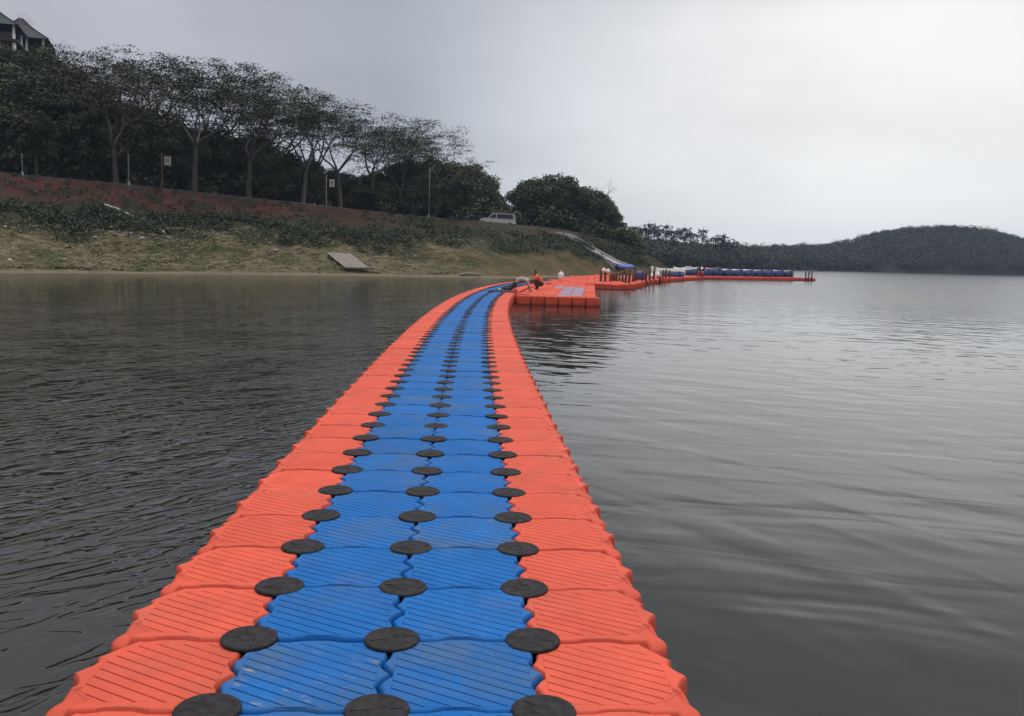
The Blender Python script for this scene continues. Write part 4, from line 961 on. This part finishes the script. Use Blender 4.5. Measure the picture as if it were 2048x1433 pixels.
# van on the road
def make_van():
    p = Vector((xof(994, 106), 106, 0)); p.z = at(994, 454.5, 106).z; t = empty('parked_van', p, math.atan2(.35, .94)); tag(t, 'white van parked on the road between the two dense clumps of trees', 'van')
    prof = [(-2.4, .45), (-2.42, .85), (-2.3, 1.02), (-1.75, 1.2), (-1.0, 1.86), (-.8, 1.93), (1.9, 1.93), (2.15, 1.84), (2.35, 1.1), (2.38, .45)]
    a = MB(); vs = []; n = len(prof)
    for y, ins in ((-.92, .06), (-.96, .0), (.96, .0), (.92, .06)):
        for x, z in prof: tum = max(0, z - 1.1) * .16 * (1 if y > 0 else -1); vs.append((x * (1 - ins * .1), y - tum, z - (ins if z > 1.5 else 0)))
    fs = [(r * n + i, r * n + (i + 1) % n, r * n + n + (i + 1) % n, r * n + n + i) for r in range(3) for i in range(n)] + [tuple(range(n)), tuple(range(4 * n - 1, 3 * n - 1, -1))]
    a.add(vs, fs); body = a.build('body', M['van_paint'], t)
    for s in (-1, 1):
        def wn(pts): 
            a = MB(); q = [(x, s * (.985 - max(0, z - 1.1) * .16), z) for x, z in pts]; m2 = len(q); a.add(q + [(x, y - s * .06, z) for x, y, z in q], [tuple(range(m2)) if s < 0 else tuple(range(m2 - 1, -1, -1))] + [(i, (i + 1) % m2, m2 + (i + 1) % m2, m2 + i) for i in range(m2)]); a.build('side_window', M['dark_glass'], t)
        wn([(-1.55, 1.22), (-.62, 1.22), (-.62, 1.76), (-.98, 1.74)]); wn([(-.46, 1.22), (1.98, 1.22), (1.86, 1.76), (-.46, 1.76)])
        for x in (-1.5, 1.45):
            Mw = Matrix.Rotation(R(90), 3, 'X'); a = MB(); a.lathe([(.2, -.1), (.3, -.11), (.34, -.06), (.34, .06), (.3, .11), (.2, .1)], 20, (x, s * .86, .34), Mw); w = a.build('wheel', M['rubber'], t); a = MB(); a.lathe([(0, -.06), (.2, -.1), (.2, .1), (0, .06)], 14, (x, s * .86, .34), Mw); a.build('rim', M['grey_metal'], w)
        a = MB(); a.box((-2.36, s * .66, .86), (.12, .34, .18), None, .03); a.build('headlight', M['white_plastic'], t); a = MB(); a.box((2.36, s * .8, 1.05), (.06, .16, .4), None, .02); a.build('taillight', M['lamp_red'], t)
    a = MB(); a.add([(-1.78, -.82, 1.23), (-1.78, .82, 1.23), (-1.03, .76, 1.86), (-1.03, -.76, 1.86)], [(0, 1, 2, 3), (3, 2, 1, 0)]); o = a.build('windscreen', M['dark_glass'], t); o.location = (-.02, 0, .03)
make_van(); bpy.data.objects['parked_van'].scale = (.84, .84, .84)

# pavilions on the hilltop
def pavilion(px, py_apex, D, half, rise, roofm, label, colh=1.5):
    apex = at(px, py_apex, D); zf = apex.z - rise - colh; t = empty('pavilion', (apex.x, D, zf), R(20)); tag(t, label, 'pavilion')
    a = MB(); h2 = half; prof = [(1.0, 0), (.62, .34), (.3, .66), (.05, 1.0)]
    vs = []
    for k7, z in prof: vs += [(-h2 * k7, -h2 * k7, colh + rise * z), (h2 * k7, -h2 * k7, colh + rise * z), (h2 * k7, h2 * k7, colh + rise * z), (-h2 * k7, h2 * k7, colh + rise * z)]
    fs = [(r * 4 + i, r * 4 + (i + 1) % 4, r * 4 + 4 + (i + 1) % 4, r * 4 + 4 + i) for r in range(3) for i in range(4)] + [(12, 13, 14, 15), (3, 2, 1, 0)]
    a.add(vs, fs); rf = a.build('roof', M[roofm], t)
    for sx, sy in ((-1, -1), (1, -1), (1, 1), (-1, 1)): a = MB(); a.tube([(sx * h2 * k7, sy * h2 * k7, colh + rise * z + .03) for k7, z in prof], .07, 6); a.build('hip_ridge', M[roofm], rf)
    for x in (-.8, -.27, .27, .8):
        for y in (-.8, .8): a = MB(); a.lathe([(.2, -3), (.2, 0), (.15, .08), (.14, colh + .1)], 10, (x * h2, y * h2, 0)); a.build('column', M['white_paint'], t)
    a = MB(); a.box((0, 0, -.15), (h2 * 1.9, h2 * 1.9, .3), None, .03); a.build('floor', M['bark'], t)
    a = MB(); a.box((0, -.8 * h2, .4), (h2 * 1.5, .12, .7), None, .02); a.build('parapet', M['bark'], t)
    a = MB(); a.box((0, .3 * h2, colh * .5), (h2 * 1.3, h2 * .8, colh - .1), None, .03); a.build('wall', M['bark'], t)
pavilion(42, 38, 110, 3.3, 2.7, 'roof_tile', 'hilltop pavilion with purplish pyramid roof on white columns, right of the green-roofed one')
pavilion(-14, 14, 103, 2.9, 2.3, 'green_roof', 'hilltop pavilion with dark green pyramid roof at the left edge of the photo')

# ------------------------------------------------------------------ damp air over the lake
def make_haze():
    m = bpy.data.materials.new('haze_air'); m.use_nodes = True; nt = m.node_tree; nt.nodes.clear()
    v = node(nt, 'ShaderNodeVolumePrincipled'); v.inputs['Color'].default_value = (.62, .78, 1.0, 1); v.inputs['Density'].default_value = .00026; v.inputs['Anisotropy'].default_value = 0.0
    o = node(nt, 'ShaderNodeOutputMaterial'); nt.links.new(v.outputs[0], o.inputs['Volume'])
    mb = MB(); mb.box((300, 650, 30), (2600, 2100, 76)); h = mb.build('haze', m); tag(h, kind='stuff')
make_haze()
